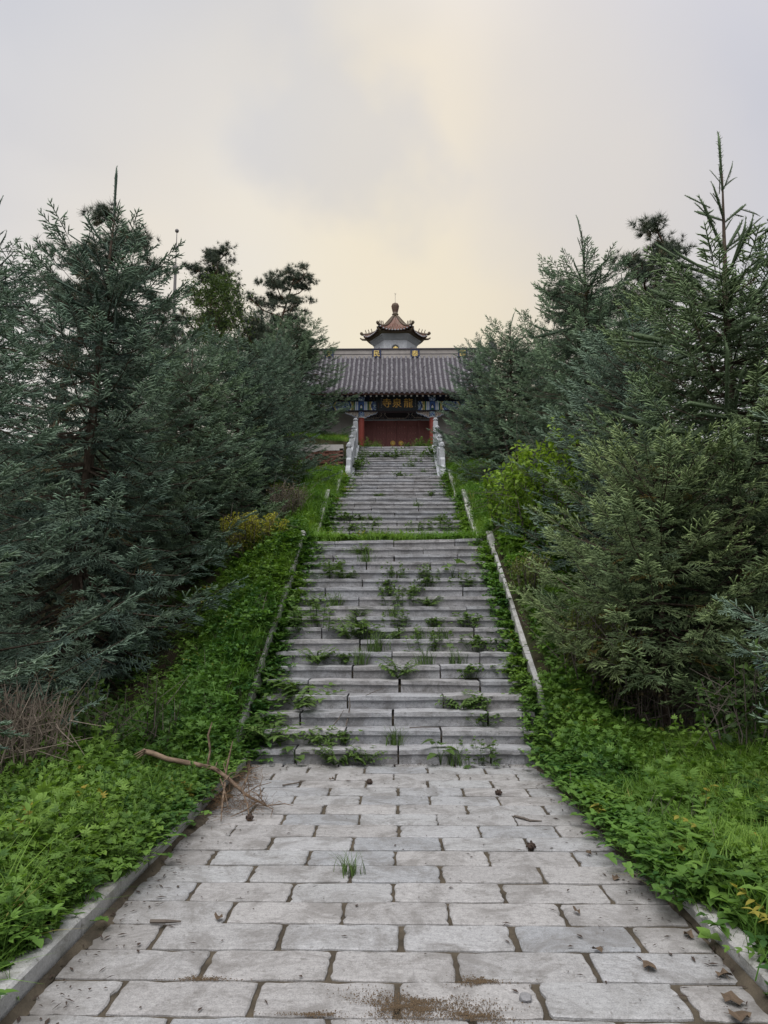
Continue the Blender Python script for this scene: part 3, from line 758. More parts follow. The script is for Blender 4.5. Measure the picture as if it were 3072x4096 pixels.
for s in (-1, 1):
    leaf = empty('door_leaf'); leaf.parent = tg
    for (a, b) in ((0.008, 0.555), (0.563, 1.13)):
        q = MB(); q.box((s * (a + b) / 2, DY + 0.02, FZ + 1.30), (b - a, 0.07, 2.6)); q.build('door_plank', MT['door_red'], leaf)
    for r_ in range(7):
        for k in range(7):
            if k == 3 : continue
            o = link('stud', studm, leaf); o.location = (s * (0.13 + k * 0.145), DY - 0.015, FZ + 0.30 + r_ * 0.325); o.rotation_euler = (R(90), 0, 0)
    q = MB(); cx, cz = s * 0.215, 10.38
    q.lathe([(0.0, 0.05), (0.06, 0.045), (0.075, 0.03), (0.085, 0.015), (0.13, 0.012), (0.135, 0.0)], 18); kn = q.build('knocker_plate', MT['pale_gold'], leaf, True)
    kn.location = (cx, DY - 0.015, cz); kn.rotation_euler = (R(90), 0, 0)
    q = MB(); q.tube([(cx + 0.10*math.cos(i*math.pi/8), DY - 0.055, cz + 0.10*math.sin(i*math.pi/8)) for i in range(17)], 0.016, 6); q.build('knocker_ring', MT['gold'], leaf, True)
# side bay and rear walls
for s in (-1, 1):
    mb = MB(); mb.box((s * 3.46, DY + 0.1, (FZ + 12.5) / 2), (2.9, 0.2, 12.5 - FZ)); tp(mb, 'bay_wall', MT['plaster'])
    mb = MB(); mb.box((s * 5.0, 2.6, (FZ + 12.5) / 2), (0.24, 5.0, 12.5 - FZ)); tp(mb, 'gable_wall', MT['plaster'])
    mb = MB(); mb.prism([(-0.2 , 12.5), (5.4, 12.5), (2.62, 15.2), (2.38, 15.2)], 'x', s * 5.0 - 0.12, s * 5.0 + 0.12); tp(mb, 'gable', MT['plaster'])
mb = MB(); mb.box((0, 5.2, (FZ + 12.5) / 2), (10, 0.24, 12.5 - FZ)); tp(mb, 'rear_wall', MT['plaster'])
mb = MB(); mb.box((0, 0.75, 12.30), (9.7, 1.0, 0.06)); tp(mb, 'porch_ceiling', MT['dark_wood'])
# roof: Y is measured from the column line, eave at -1.15, ridge at 2.5
roof = empty('roof'); roof.parent = tg
EY, EH, RY, RH = -1.15, 12.47, 2.32, 15.42
def rz(t): return EH + (RH - EH) * (0.74 * t + 0.26 * t * t)
def ry(t): return EY + (RY - EY) * t
HW = 5.25
mb = MB(); ns = 44
for side_ in (0, 1):
    vs = []; fs = []
    for i in range(ns + 1):
        for lift in (0.0, 0.022):
            t = i / ns; y = ry(t); z = rz(t) + lift - 0.03
            if side_: y = 2 * 2.5 - y
            vs += [(-HW, y, z), (HW, y, z)]
    for i in range(ns):
        b = i * 4
        fs.append((b + 2, b + 3, b + 5, b + 4))     # pan from lifted lip to the next base
        fs.append((b + 4, b + 5, b + 7, b + 6))     # riser of the next lip
    mb.add(vs, fs)
pan = mb.build('pan_tiles', MT['pan'], roof); pan['kind'] = 'stuff'
mb = MB()    # under-roof boards
for side_ in (1, -1):
    pts = [(-1.12, 12.33), (0.2, 13.15), (2.3, 15.1), (2.3, 15.3), (0.2, 13.33), (-1.12, 12.42)]
    if side_ < 0: pts = [(5.0 - y, z) for y, z in pts]
    mb.prism(pts, 'x', -HW + 0.02, HW - 0.02)
mb.build('roof_boards', MT['brown_wood'], roof)
sp_ = 0.2565; ncol = 41; LT = 0.285
arc = [0.0]; N = 60
for i in range(N): arc.append(arc[-1] + math.hypot(ry((i+1)/N) - ry(i/N), rz((i+1)/N) - rz(i/N)))
nt = int(arc[-1] / LT)
def at_arc(s):
    j = min(max(int(np.searchsorted(arc, s)) - 1, 0), N - 1)
    t = (j + (s - arc[j]) / (arc[j+1] - arc[j])) / N
    return t
def half_tile(mb, M=None):
    n = 6; vs = []
    for (y, r_) in ((-LT/2 - 0.012, 0.074), (LT/2, 0.066)):
        for k in range(n + 1):
            a = math.pi * k / n; vs.append(Vector((r_ * math.cos(a), y, r_ * math.sin(a) * 1.05)))
    if M is not None: vs = [M @ v for v in vs]
    fs = [(k, k+1, n+2+k, n+1+k) for k in range(n)] + [tuple(range(n, -1, -1))]
    mb.add(vs, fs)
tm = MB(); half_tile(tm); tile_me = tm.mesh('barrel_tile', [MT['tile']], False)
rest = MB(); cols_single = range(-10, 8)
for ci in range(ncol):
    cidx = ci - 20; x = cidx * sp_
    for k in range(nt + 1):
        s = LT * (k + 0.5); t = min(at_arc(min(s, arc[-1])), 1.0); t2 = min(t + 0.02, 1.02)
        sl = math.atan2(rz(t2) - rz(t), ry(t2) - ry(t))
        jz = rnd.uniform(-.006, .010); jr = rnd.uniform(-.045, .045)
        if cidx in cols_single:
            o = link('barrel_tile', tile_me, roof); o.location = (x + rnd.uniform(-.012, .012), ry(t), rz(t) + jz); o.rotation_euler = (sl, 0, jr)
        else:
            half_tile(rest, Matrix.Translation((x, ry(t), rz(t) + jz)) @ Euler((sl, 0, jr)).to_matrix().to_4x4())
    sb = 5.0 - ry(0.5)
    rest.tube([(x, 5.0 - ry(t), rz(t)) for t in (0, .33, .66, 1)], 0.07, 6)
q = rest.build('barrel_tiles', MT['tile'], roof); q['kind'] = 'stuff'
cap = MB(); cap.lathe([(0.078, -0.02), (0.078, 0.012), (0.05, 0.02), (0.0, 0.016)], 10); capm = cap.mesh('eave_cap', [MT['tile']])
drip = MB(); drip.prism([(-0.095, 0.03), (-0.085, -0.04), (0, -0.125), (0.085, -0.04), (0.095, 0.03), (0, 0.0)], 'y', -0.01, 0.012); dripm = drip.mesh('drip_tile', [MT['pan']])
for ci in range(ncol):
    x = (ci - 20) * sp_
    o = link('eave_cap', capm, roof); o.location = (x, EY - 0.03, EH + 0.028); o.rotation_euler = (R(90), 0, 0)
    if ci < ncol - 1:
        o = link('drip_tile', dripm, roof); o.location = (x + sp_ / 2, EY - 0.02, EH - 0.01); o.rotation_euler = (R(-8), 0, 0)
raf = MB(); raf.box((0, 0, 0), (0.075, 0.9, 0.075)); rafm = raf.mesh('rafter', [MT['brown_wood']])
rafe = MB(); rafe.box((0, 0, 0), (0.08, 0.02, 0.08)); rafem = rafe.mesh('rafter_end', [MT['plaster']])
for k in range(36):
    x = (k - 17.5) * 0.292
    o = link('rafter', rafm, roof); o.location = (x, -0.62, 12.52); o.rotation_euler = (R(31), 0, 0)
    o2 = link('rafter_end', rafem, o); o2.location = (0, -0.46, 0)
mb = MB(); mb.box((0, EY + 0.06, 12.37), (2 * HW, 0.05, 0.1)); mb.build('eave_board', MT['brown_wood'], roof)
# ridge
mb = MB(); mb.box((0, 2.5, 15.62), (2 * HW + 0.3, 0.30, 0.62)); rid = mb.build('ridge', MT['ridge'], tg)
mb = MB(); mb.bev((0, 2.5, 15.955), (2 * HW + 0.36, 0.42, 0.06), 0.015); mb.build('ridge_cap', MT['pan'], rid)
mb = MB(); mb.box((0, 2.345, 15.66), (2 * HW + 0.3, 0.02, 0.022)); mb.build('ridge_moulding', MT['pan'], rid)
for s in (-1, 1):
    q = MB()
    q.prism([(s * 5.1, 15.4), (s * 5.55, 15.4), (s * 5.62, 15.9), (s * 5.52, 16.25), (s * 5.3, 16.42), (s * 5.12, 16.3), (s * 5.22, 16.1), (s * 5.05, 15.95)], 'y', 2.38, 2.62)
    q.build('ridge_beast', MT['pan'], rid)
for ch, x in (('民', -1.11), ('泰', 1.02), ('國', 3.66), ('安', -3.75)):
    q = MB(); q.bev((0, 0, 0), (0.50, 0.05, 0.44), 0.01); pl = q.build('ridge_plaque', MT['navy'], rid); pl.location = (x, 2.315, 15.67)
    o = link('lettering', glyph(ch, 0.38, 0.02, MT['pale_gold'], 0.004), pl); o.location = (0, -0.034, 0)

# ------------------------------------------------------------------ signboard
sb = empty('signboard', (0.08, 36.98, 12.12)); sb.rotation_euler = (R(9), 0, 0)
tag(sb, 'black hanging signboard with three gold Chinese characters above the red doors', 'sign')
mb = MB(); mb.bev((0, 0, 0), (2.06, 0.06, 0.76), 0.012); mb.build('board', MT['board'], sb)
for (c_, d_) in (((0, -0.03, 0.38), (2.14, 0.07, 0.06)), ((0, -0.03, -0.38), (2.14, 0.07, 0.06)), ((1.04, -0.03, 0), (0.06, 0.07, 0.70)), ((-1.04, -0.03, 0), (0.06, 0.07, 0.70))):
    q = MB(); q.bev(c_, d_, 0.01); q.build('frame', MT['board'], sb)
for ch, x in (('寺', -0.52), ('泉', 0.0), ('龍', 0.58)):
    o = link('lettering', glyph(ch, 0.50, 0.02, MT['gold'], -0.004), sb); o.location = (x, -0.045, -0.01)
for txt, x, z0, n in (('年月吉日', -0.80, 0.22, 7), ('書', -0.95, -0.05, 4), ('敬立', 0.95, 0.24, 7)):
    for i in range(n):
        o = link('lettering', glyph(txt[i % len(txt)], 0.062, 0.006, MT['brown_wood'] if x < -0.9 else MT['stone'], 0.0), sb); o.location = (x, -0.036, z0 - i * 0.075)
# thin wires strung in front of the roof
for z, sag in ((13.55, 0.05), (13.3, 0.03)):
    mb = MB(); mb.tube([(-7 + i * 1.0, 36.0, z - 0.2 + 0.012 * i * (14 - i) * -0.2 + sag) for i in range(15)], 0.008, 4)
    tag(mb.build('cable', MT['cable']), ('upper' if z > 13.4 else 'lower') + ' thin wire strung across the front of the grey tiled roof', 'wire', 'wires across the temple roof')

# ------------------------------------------------------------------ pagoda behind the hall
pg = empty('pagoda', (0.0, 53.0, 0)); tag(pg, 'hexagonal grey pagoda with a rust coloured pointed roof rising behind the ridge', 'pagoda')
def hexring(r, z): return [(r * math.cos(k * math.pi / 3), r * math.sin(k * math.pi / 3), z) for k in range(6)]
def hexpr(prof_, mat, name):
    q = MB(); vs = []; fs = []
    for r, z in prof_: vs += hexring(r, z)
    for i in range(len(prof_) - 1):
        for k in range(6): fs.append((i*6+k, i*6+(k+1)%6, (i+1)*6+(k+1)%6, (i+1)*6+k))
    fs.append(tuple(range(5, -1, -1))); L = (len(prof_)-1)*6; fs.append(tuple(range(L, L+6)))
    q.add(vs, fs); return q.build(name, mat, pg)
wall = hexpr([(2.1, 7.9), (2.0, 14.0), (1.62, 14.1), (1.60, 20.98)], MT['stucco'], 'wall')
for i, (r, z0, z1) in enumerate(((1.66, 20.985, 21.07), (1.73, 21.073, 21.16), (1.80, 21.163, 21.25), (1.88, 21.253, 21.36))):
    hexpr([(r, z0), (r + 0.03, z1)], MT['cornice'], 'cornice')
hexpr([(1.89, 21.362), (2.12, 21.45), (2.12, 21.53), (1.5, 21.6)], MT['glaze_dark'], 'soffit')
ap = math.cos(math.pi / 6)
for k in (3, 4, 5):
    a = k * math.pi / 3 + math.pi / 6; M = Matrix.Rotation(a - math.pi * 1.5, 3, 'Z')
    d0 = 1.60 * ap
    q = MB(); pol = [(-0.29, 18.7), (0.29, 18.7), (0.29, 20.32)] + [(0.29*math.cos(t), 20.32 + 0.30*math.sin(t)) for t in [i*math.pi/8 for i in range(1, 8)]] + [(-0.29, 20.32)]
    q.prism(pol, 'y', -d0 - 0.004, -d0 + 0.05); q.v = [tuple(M @ Vector(v)) for v in q.v]; nq = q.build('niche', MT['hollow'], pg)  # flat dark panel on the wall, standing in for a shaded recess
    q = MB(); q.tube([(x, -d0 - 0.01, z) for x, z in pol[2:]], 0.035, 5); q.v = [tuple(M @ Vector(v)) for v in q.v]; q.build('niche_rim', MT['cornice'], nq)
ER, AZ = 2.30, 23.25
def pr(k, u, t):
    a0, a1 = k * math.pi / 3, (k + 1) * math.pi / 3
    A = Vector((math.cos(a0), math.sin(a0), 0)); B = Vector((math.cos(a1), math.sin(a1), 0))
    e = abs(2 * u - 1); rr = (ER + 0.10 * e ** 4) * (1 - t) + 0.22 * t
    p = A.lerp(B, u) * rr
    p.z = 21.50 + (AZ - 21.50) * (0.42 * t + 0.58 * t ** 2.2) + 0.34 * e ** 3 * (1 - t) ** 2.2
    return p
for k in range(6):
    q = MB(); nu, ntt = 12, 8; vs = [pr(k, i / nu, j / ntt) for j in range(ntt + 1) for i in range(nu + 1)]
    fs = [(j*(nu+1)+i, j*(nu+1)+i+1, (j+1)*(nu+1)+i+1, (j+1)*(nu+1)+i) for j in range(ntt) for i in range(nu)]
    q.add(vs, fs)
    q.add([v - Vector((0, 0, 0.09)) for v in vs], fs)
    face = q.build('roof_face', MT['glaze'], pg)
    for i in range(11):
        u = (i + 0.5) / 11; tmax = 0.97 - 0.9 * abs(2 * u - 1) * 0.95
        p0 = pr(k, u, 0); rim = MB()
        rim.tube([pr(k, 0.5 + (u - 0.5) * 1.0 if True else u, t) * 1.0 + Vector((0, 0, 0.02)) for t in np.linspace(0, max(tmax, 0.12), 6)], 0.045, 5)
        rim.build('tile_rib', MT['glaze'], face)
        if k in (2, 3, 4, 5):
            c_ = MB(); c_.lathe([(0, -0.05), (0.05, -0.04), (0.06, 0), (0.05, 0.04), (0, 0.05)], 6, tuple(p0 * 1.0 + Vector((0, 0, 0.0)))); c_.build('eave_cap', MT['cornice'], face)
            c_ = MB(); c_.box(tuple(Vector((p0.x * 0.93, p0.y * 0.93, p0.z - 0.13))), (0.07, 0.07, 0.08)); c_.build('rafter_end', MT['glaze_dark'], face)
    hp = [pr(k, 0, t) + Vector((0, 0, 0.05)) for t in np.linspace(0, 1, 9)]
    tip = hp[0].copy(); tip = tip + Vector((tip.x, tip.y, 0)).normalized() * 0.12 + Vector((0, 0, 0.03))
    q = MB(); q.tube([tip] + hp, [0.10] + [0.085] * 8 + [0.06], 6); hip = q.build('hip_ridge', MT['glaze_dark'], pg)
    q = MB(); q.lathe([(0, -.12), (.10, -.08), (.13, .02), (.08, .10), (0, .14)], 7, tuple(tip + Vector((0, 0, 0.05)))); q.build('ridge_beast', MT['glaze_dark'], hip)
    q = MB(); b0 = pr(k, 0, 0) * 1.0; dr = Vector((b0.x, b0.y, 0)).normalized(); q.tube([b0 - dr * 0.5 + Vector((0, 0, -0.35)), b0 + dr * 0.05 + Vector((0, 0, -0.33)), b0 + dr * 0.22 + Vector((0, 0, -0.22))], [0.09, 0.08, 0.05], 5); q.build('corner_beam', MT['glaze_dark'], hip)
    for t in (0.10, 0.20, 0.30):
        p = pr(k, 0, t) + Vector((0, 0, 0.12)); q = MB()
        q.tube([p, p + Vector((0, 0, 0.14)), p + dr * 0.05 + Vector((0, 0, 0.22)), p + dr * 0.04 + Vector((0, 0, 0.30))], [0.045, 0.03, 0.035, 0.012], 5); q.build('ridge_figure', MT['glaze_dark'], hip)
q = MB(); q.lathe([(0.34, 23.0), (0.30, 23.15), (0.20, 23.25), (0.26, 23.30), (0.19, 23.36), (0.25, 23.44), (0.20, 23.52), (0.17, 23.62), (0.20, 23.78), (0.25, 24.0), (0.26, 24.12), (0.22, 24.25), (0.12, 24.32), (0.0, 24.40)], 16)
fin = q.build('finial', MT['glaze_dark'], pg)
for k in range(10):
    a = k * math.pi / 5; q = MB(); q.tube([(0.17*math.cos(a), 0.17*math.sin(a), 23.6), (0.24*math.cos(a), 0.24*math.sin(a), 23.9), (0.275*math.cos(a), 0.275*math.sin(a), 24.1), (0.2*math.cos(a), 0.2*math.sin(a), 24.28)], 0.02, 4); q.build('finial_rib', MT['glaze'], fin)
q = MB(); q.tube([(0, 0, 24.35), (0, 0, 25.1)], 0.012, 4); lr = q.build('lightning_rod', MT['metal'], pg)
for a in (0, 2.1, 4.2):
    q = MB(); q.tube([(0, 0, 24.98), (0.07*math.cos(a), 0.07*math.sin(a), 25.12)], 0.008, 4); q.build('rod_prong', MT['metal'], lr)
# seated golden figure in the front niche
q = MB(); q.lathe([(0.22, 0), (0.24, 0.08), (0.20, 0.16), (0.13, 0.26), (0.145, 0.38), (0.12, 0.48), (0.05, 0.52), (0.085, 0.58), (0.095, 0.66), (0.07, 0.74), (0.03, 0.80), (0.0, 0.83)], 14)
q.v = [(x * 1.0, y * 0.6, z) for x, y, z in q.v]
bu = q.build('gold_statue', MT['pale_gold'], None, True); bu.location = (0.02, 53.0 - 1.60 * ap - 0.14, 19.62)
q = MB(); q.lathe([(0.20, -0.02), (0.21, 0.0), (0.20, 0.02)], 18); ha = q.build('halo', MT['pale_gold'], bu); ha.location = (0, 0.09, 0.62); ha.rotation_euler = (R(90), 0, 0)
for s in (-1, 1):
    q = MB(); q.tube([(s * 0.13, 0, 0.44), (s * 0.19, -0.04, 0.30), (s * 0.10, -0.12, 0.22), (0, -0.13, 0.20)], [0.05, 0.045, 0.04, 0.03], 6); q.build('arm', MT['pale_gold'], bu, True)
tag(bu, 'small golden seated figure with a halo in the pagoda front niche', 'statue')

# ------------------------------------------------------------------ mast
mx, my = -13.25, 42.2
mz = gz(mx, my); ma = empty('antenna_mast', (mx, my, mz)); tag(ma, 'thin grey mast with three round balls rising behind the left trees', 'mast')
q = MB(); q.tube([(0, 0, 0), (0, 0, 22.0 - mz)], [0.16, 0.085], 8); q.build('pole', MT['metal'], ma)
q = MB(); q.tube([(0, 0, 22.0 - mz), (0, 0, 24.4 - mz)], [0.035, 0.02], 6); q.build('spike', MT['metal'], ma)
for z, r_ in ((22.0, 0.20), (23.3, 0.15), (24.4, 0.12)):
    q = MB(); q.lathe([(r_ * math.sin(i*math.pi/8) + 1e-4, -r_ * math.cos(i*math.pi/8)) for i in range(9)], 10, (0, 0, z - mz)); q.build('ball', MT['metal'], ma, True)
q = MB(); q.box((0.14, 0, 21.75 - mz), (0.16, 0.1, 0.12)); q.build('clamp', MT['metal'], ma)

# ------------------------------------------------------------------ conifers
def shoot(p0, d, L, rs, rad=0.022, nl=0.036, step=0.045, w=0.014, t0=0.0, t1=1.0, bare=0.0, k=3):
    """one needled shoot: a closed brush of needles as a slim body, its rim frayed by single needles. returns V, F, tip"""
    d = d / np.linalg.norm(d)
    ref = np.array([0, 0, 1.0]) if abs(d[2]) < 0.9 else np.array([1.0, 0, 0])
    a = np.cross(d, ref); a /= np.linalg.norm(a); b = np.cross(a, d)
    V = []; T = []; F = []
    for u, r in ((bare * 0.9 + 0.06, 0.7), (0.84, 0.9)):
        an = np.arange(k) * 6.283 / k + 0.4 * rs.rand(k)
        rr = rad * r * (0.75 + 0.5 * rs.rand(k))
        V.append(p0 + d * (L * u) + (np.cos(an) * rr)[:, None] * a + (np.sin(an) * rr * 0.75)[:, None] * b); T.append(np.full(k, t0 + (t1 - t0) * u))
    V.append((p0 + d * L * 1.03)[None]); T.append(np.array([t1]))
    for r in range(1):
        for i in range(k):
            q = r * k + i; q2 = r * k + (i + 1) % k; F += [[q, q2, q2 + k], [q, q2 + k, q + k]]
    for i in range(k): F.append([k + i, k + (i + 1) % k, 2 * k])
    n0 = 2 * k + 1
    n = max(4, int(L * (1 - bare) / step))
    s = bare + (1 - bare) * (np.arange(n) + rs.rand(n)) / n
    ph = np.arange(n) * 2.4 + rs.rand(n); el = np.radians(34 + 24 * rs.rand(n)) * (1 - 0.5 * s ** 4)
    rd = np.cos(ph)[:, None] * a + np.sin(ph)[:, None] * b
    dr = np.cos(el)[:, None] * d + np.sin(el)[:, None] * rd
    ln = (rad + nl) * (0.7 + 0.5 * rs.rand(n))
    base = p0 + d * (L * s)[:, None]
    side = np.cross(dr, rs.randn(n, 3)); side /= np.linalg.norm(side, axis=1)[:, None]
    tip = base + dr * ln[:, None]
    V.append(np.stack([base - side * w / 2, base + side * w / 2, tip], 1).reshape(-1, 3))
    tt = t0 + (t1 - t0) * s
    T.append(np.stack([tt, tt, tt + 0.1], 1).ravel())
    F += [[n0 + 3*i, n0 + 1 + 3*i, n0 + 2 + 3*i] for i in range(n)]
    return np.concatenate(V), np.array(F), np.concatenate(T)

def join(parts):
    V = []; F = []; T = []; o = 0
    for v, f, t in parts: V.append(v); F.append(f + o); T.append(t); o += len(v)
    return np.concatenate(V), np.concatenate(F), np.concatenate(T)

def spray(seed):
    """flat branchlet of unit length along +X, finger-like side shoots to both sides"""
    rs = np.random.RandomState(seed); P = []
    ax = lambda t: np.array([t, 0.03 * math.sin(3 * t + seed), -0.12 * t * t])
    P.append(shoot(ax(0), ax(0.5) - ax(0), 0.52, rs, t0=0.0, t1=0.35, bare=0.3, rad=0.022))
    P.append(shoot(ax(0.5), ax(1) - ax(0.5), 0.55, rs, t0=0.35, t1=1.0))
    for i, t in enumerate(np.linspace(0.08, 0.88, 7)):
        for s in (-1, 1):
            tt = min(t + 0.035 * s + 0.02 * rs.randn(), 0.94)
            L = (0.34 * (1 - tt) + 0.13) * (0.75 + 0.45 * rs.rand())
            an = R(54 - 14 * tt + 9 * rs.randn())
            d = np.array([math.cos(an), s * math.sin(an), -0.16 + 0.18 * rs.randn()])
            P.append(shoot(ax(tt), d, L, rs, t0=0.2 + 0.25 * tt, t1=1.0, bare=0.05))
            if L > 0.26:      # the longer side shoots fork again
                q = ax(tt) + d / np.linalg.norm(d) * L * 0.45; a2 = an - 0.75 * (1 if rs.rand() < 0.5 else -0.9)
                P.append(shoot(q, np.array([math.cos(a2), s * math.sin(a2), -0.1 + 0.15 * rs.randn()]), L * 0.5, rs, t0=0.5, t1=1.0))
    return join(P)
SPR = [spray(i) for i in range(5)]
rs0 = np.random.RandomState(77)
SPIKE = shoot(np.zeros(3), np.array([0, 0, 1.0]), 1.0, rs0, rad=0.022, nl=0.030, step=0.010, w=0.013, t0=0.15, t1=0.5, k=4)

def bent(vft, bx, by):
    v, f, t = vft; return v + np.stack([bx * v[:, 2] ** 2, by * v[:, 2] ** 2, 0 * v[:, 2]], 1), f, t

def frame(d, up):
    d = d / np.linalg.norm(d); y = np.cross(up, d); y = y / (np.linalg.norm(y) + 1e-9); z = np.cross(d, y)
    return np.stack([d, y, z], 1)

hidden = []
class Foliage:
    """a crown put together from needled branchlets, joined into one mesh"""
    def __init__(s): s.P = []; s.M = []; s.C = []; s.K = []; s.I = []
    def put(s, M, pos, sc, tint, tipk=1.0, spike=0):
        s.P.append(pos); s.M.append(M * np.asarray(sc if not np.isscalar(sc) else (sc, sc, sc))[None, :]); s.C.append(tint); s.K.append(tipk); s.I.append(spike)
    def mesh(s, name, mat, sets):
        P, M, C, K = np.array(s.P), np.array(s.M), np.array(s.C), np.array(s.K); I = np.array(s.I)
        pick = np.random.RandomState(len(P)).randint(0, 60, len(P)); V = []; F = []; T = []; TI = []; TK = []; o = 0
        for w_, tpls in enumerate(sets):
            for q, (v, f, t) in enumerate(tpls):
                sel = np.nonzero((I == w_) & (pick % len(tpls) == q))[0]
                if not len(sel): continue
                vv = np.einsum('nij,vj->nvi', M[sel], v) + P[sel][:, None, :]
                n = len(sel); V.append(vv.reshape(-1, 3)); F.append((f[None] + (np.arange(n) * len(v))[:, None, None]).reshape(-1, 3) + o)
                T.append(np.tile(t, n)); TI.append(np.repeat(C[sel], len(v))); TK.append(np.repeat(K[sel], len(v))); o += n * len(v)
        return np_mesh(name, np.concatenate(V), np.concatenate(F), mat, {'tip': np.concatenate(T), 'tint': np.concatenate(TI), 'tipk': np.concatenate(TK)})

def spruce(seed, H, base, Rm, shape, crown_top=1.0, wh=0.25, nb=6, spr=(0.34, 0.52), gap=0.14, spikes=(3, 0.5), lift=0.0, bottom_in=0.75, tops=0):
    """crown of a spruce: whorls of branches, each carrying flat needled sprays. returns foliage, trunk mesh builder"""
    rs = np.random.RandomState(seed); fo = Foliage(); tk = MB()
    lean = rs.randn(2) * 0.02 * H
    def tr(z): u = z / H; return np.array([lean[0] * u * u, lean[1] * u * u, z])
    tk.tube([tuple(tr(z)) for z in np.linspace(-0.4, H, 8)], [max(0.018 * H * (1 - z / H) ** 0.8, 0.008) for z in np.linspace(0, H, 8)], 7)
    up = np.array([0, 0, 1.0])
    z = base; az = rs.rand() * 6.28
    while z < (base + (H - base) * crown_top) - 0.18:
        u = (z - base) / (H - base)
        rr = Rm * min(1.0, bottom_in + 1.6 * u) * (1 - u) ** shape
        n = nb if u < 0.8 else max(4, nb - 1)
        az += 0.9
        for k in range(n):
            a = az + k * 6.283 / n + rs.randn() * 0.16
            L = rr * (0.74 + 0.5 * rs.rand())
            if L < 0.14: continue
            e = R(-14 + 46 * u ** 1.4 + 7 * rs.randn() + lift)
            dh = np.array([math.cos(a), math.sin(a), 0]); p0 = tr(z + rs.randn() * 0.05)
            sag = 0.15 * (1 - u)
            def pt(s): return p0 + dh * (L * s * math.cos(e)) + up * (L * (s * math.sin(e) - sag * math.sin(math.pi * s) + 0.20 * s ** 2.5))
            def tg_(s): q = pt(min(s + 0.05, 1.05)) - pt(s - 0.05); return q / np.linalg.norm(q)
            tk.tube([tuple(pt(s)) for s in (0, 0.35, 0.7, 0.98)], [0.010 + 0.006 * L, 0.008 + 0.004 * L, 0.006, 0.003], 3, False)
            tint = 0.25 + 0.5 * rs.rand()
            K = max(2, int(L * 0.85 / gap)); side = 1
            for j in range(K):
                s = 0.16 + 0.80 * (j + rs.rand() * 0.6) / K; side = -side
                T = tg_(s); lat = np.cross(up, T); lat /= np.linalg.norm(lat)
                b = R(50 + 12 * rs.randn())
                d = T * math.cos(b) + lat * side * math.sin(b) + up * (-0.10 - 0.16 * (1 - u) + 0.14 * rs.randn())
                sl = (spr[0] + (spr[1] - spr[0]) * rs.rand()) * (0.62 + 0.55 * (1 - s)) * min(1.0, 0.45 + L / 1.2) * (1 - 0.45 * u)
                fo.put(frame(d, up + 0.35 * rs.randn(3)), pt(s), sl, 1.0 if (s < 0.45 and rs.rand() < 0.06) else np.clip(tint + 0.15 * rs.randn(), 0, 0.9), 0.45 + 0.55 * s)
                if rs.rand() < 0.28:
                    d2 = T * 0.8 + up * (0.35 + 0.3 * rs.rand()) + lat * 0.4 * rs.randn()
                    fo.put(frame(d2, up + 0.5 * rs.randn(3)), pt(s), sl * 0.7, np.clip(tint + 0.15, 0, 0.9), 0.5 + 0.5 * s)
            fo.put(frame(tg_(0.97), up), pt(0.86), (spr[0] + 0.12) * min(1, 0.5 + L / 1.4), min(0.9, tint + 0.15), 1.0)
        z += wh * (0.8 + 0.4 * rs.rand()) * (1.0 - 0.25 * u)
    # leader and the ascending top shoots
    nsp, ls = spikes
    def spike(p, d, L, wd=1.0):
        M = frame(d, np.array([0.3, 0.2, 1.0]) if abs(d[2]) < .95 else np.array([1.0, 0, 0]))
        M = np.stack([M[:, 1], M[:, 2], M[:, 0]], 1)
        fo.put(M, p, (L * wd, L * wd, L), 0.4, 1.0, 1)
    spike(tr(H - 0.25), np.array([0.03 * rs.randn(), 0.03 * rs.randn(), 1.0]), ls * 1.5, 1.5)
    for q in range(nsp):
        zz = H - 0.22 - q * ls * 0.62
        for k in range(4 if q < 2 else 5):
            a = rs.rand() * 6.28; el = R(62 - 12 * q + 8 * rs.randn())
            d = np.array([math.cos(a) * math.cos(el), math.sin(a) * math.cos(el), math.sin(el)])
            L = ls * (0.5 + 0.28 * q) * (0.8 + 0.4 * rs.rand())
            p = tr(zz + 0.05 * rs.randn()); spike(p, d, L, 1.6)
            if tops and q >= 1:
                for w_ in range(tops):
                    s = 0.35 + 0.5 * rs.rand(); d2 = d + 0.8 * rs.randn(3); d2[2] = abs(d2[2]) * 0.7
                    spike(p + d * L * s, d2 / np.linalg.norm(d2), L * 0.45, 1.9)
    return fo, tk

def tree(name, crown_me, trunk_me, mat, x, y, sc, rz, label, cat, group, z=None):
    t = empty(name, (x, y, gz(x, y) - 0.05 if z is None else z), rz, sc)
    tag(t, label, cat, group)
    c_ = link('crown', crown_me, t); c_.material_slots[0].link = 'OBJECT'; c_.material_slots[0].material = mat
    link('trunk', trunk_me, t)
    return t
VAR = {}
SPK = [bent(SPIKE, bx, by) for bx, by in ((0, 0), (.16, .05), (-.1, .14), (.05, -.18))]
def spruce_nodes(mk): return MT[mk]
def add_var(key, args, kw, mk):
    fo, tk = spruce(*args, **kw)
    VAR[key] = (fo.mesh('crown', MT[mk], (SPR, SPK)), tk.mesh('trunk', [MT['bark']]), mk)
add_var('big', (3, 6.6, 0.55, 2.75, 0.80), dict(crown_top=0.84, wh=0.34, nb=11, spr=(0.39, 0.57), gap=0.155, spikes=(7, 0.46), tops=2), 'spruce_dark')
add_var('mid', (5, 5.0, 0.4, 2.0, 0.66), dict(crown_top=0.93, wh=0.27, nb=11, spr=(0.34, 0.50), gap=0.128, spikes=(4, 0.34), tops=1), 'spruce')
add_var('dome', (9, 3.05, 1.08, 1.65, 0.50), dict(wh=0.24, nb=12, spr=(0.30, 0.46), gap=0.10, spikes=(1, 0.26), lift=12, bottom_in=0.9), 'spruce_young')
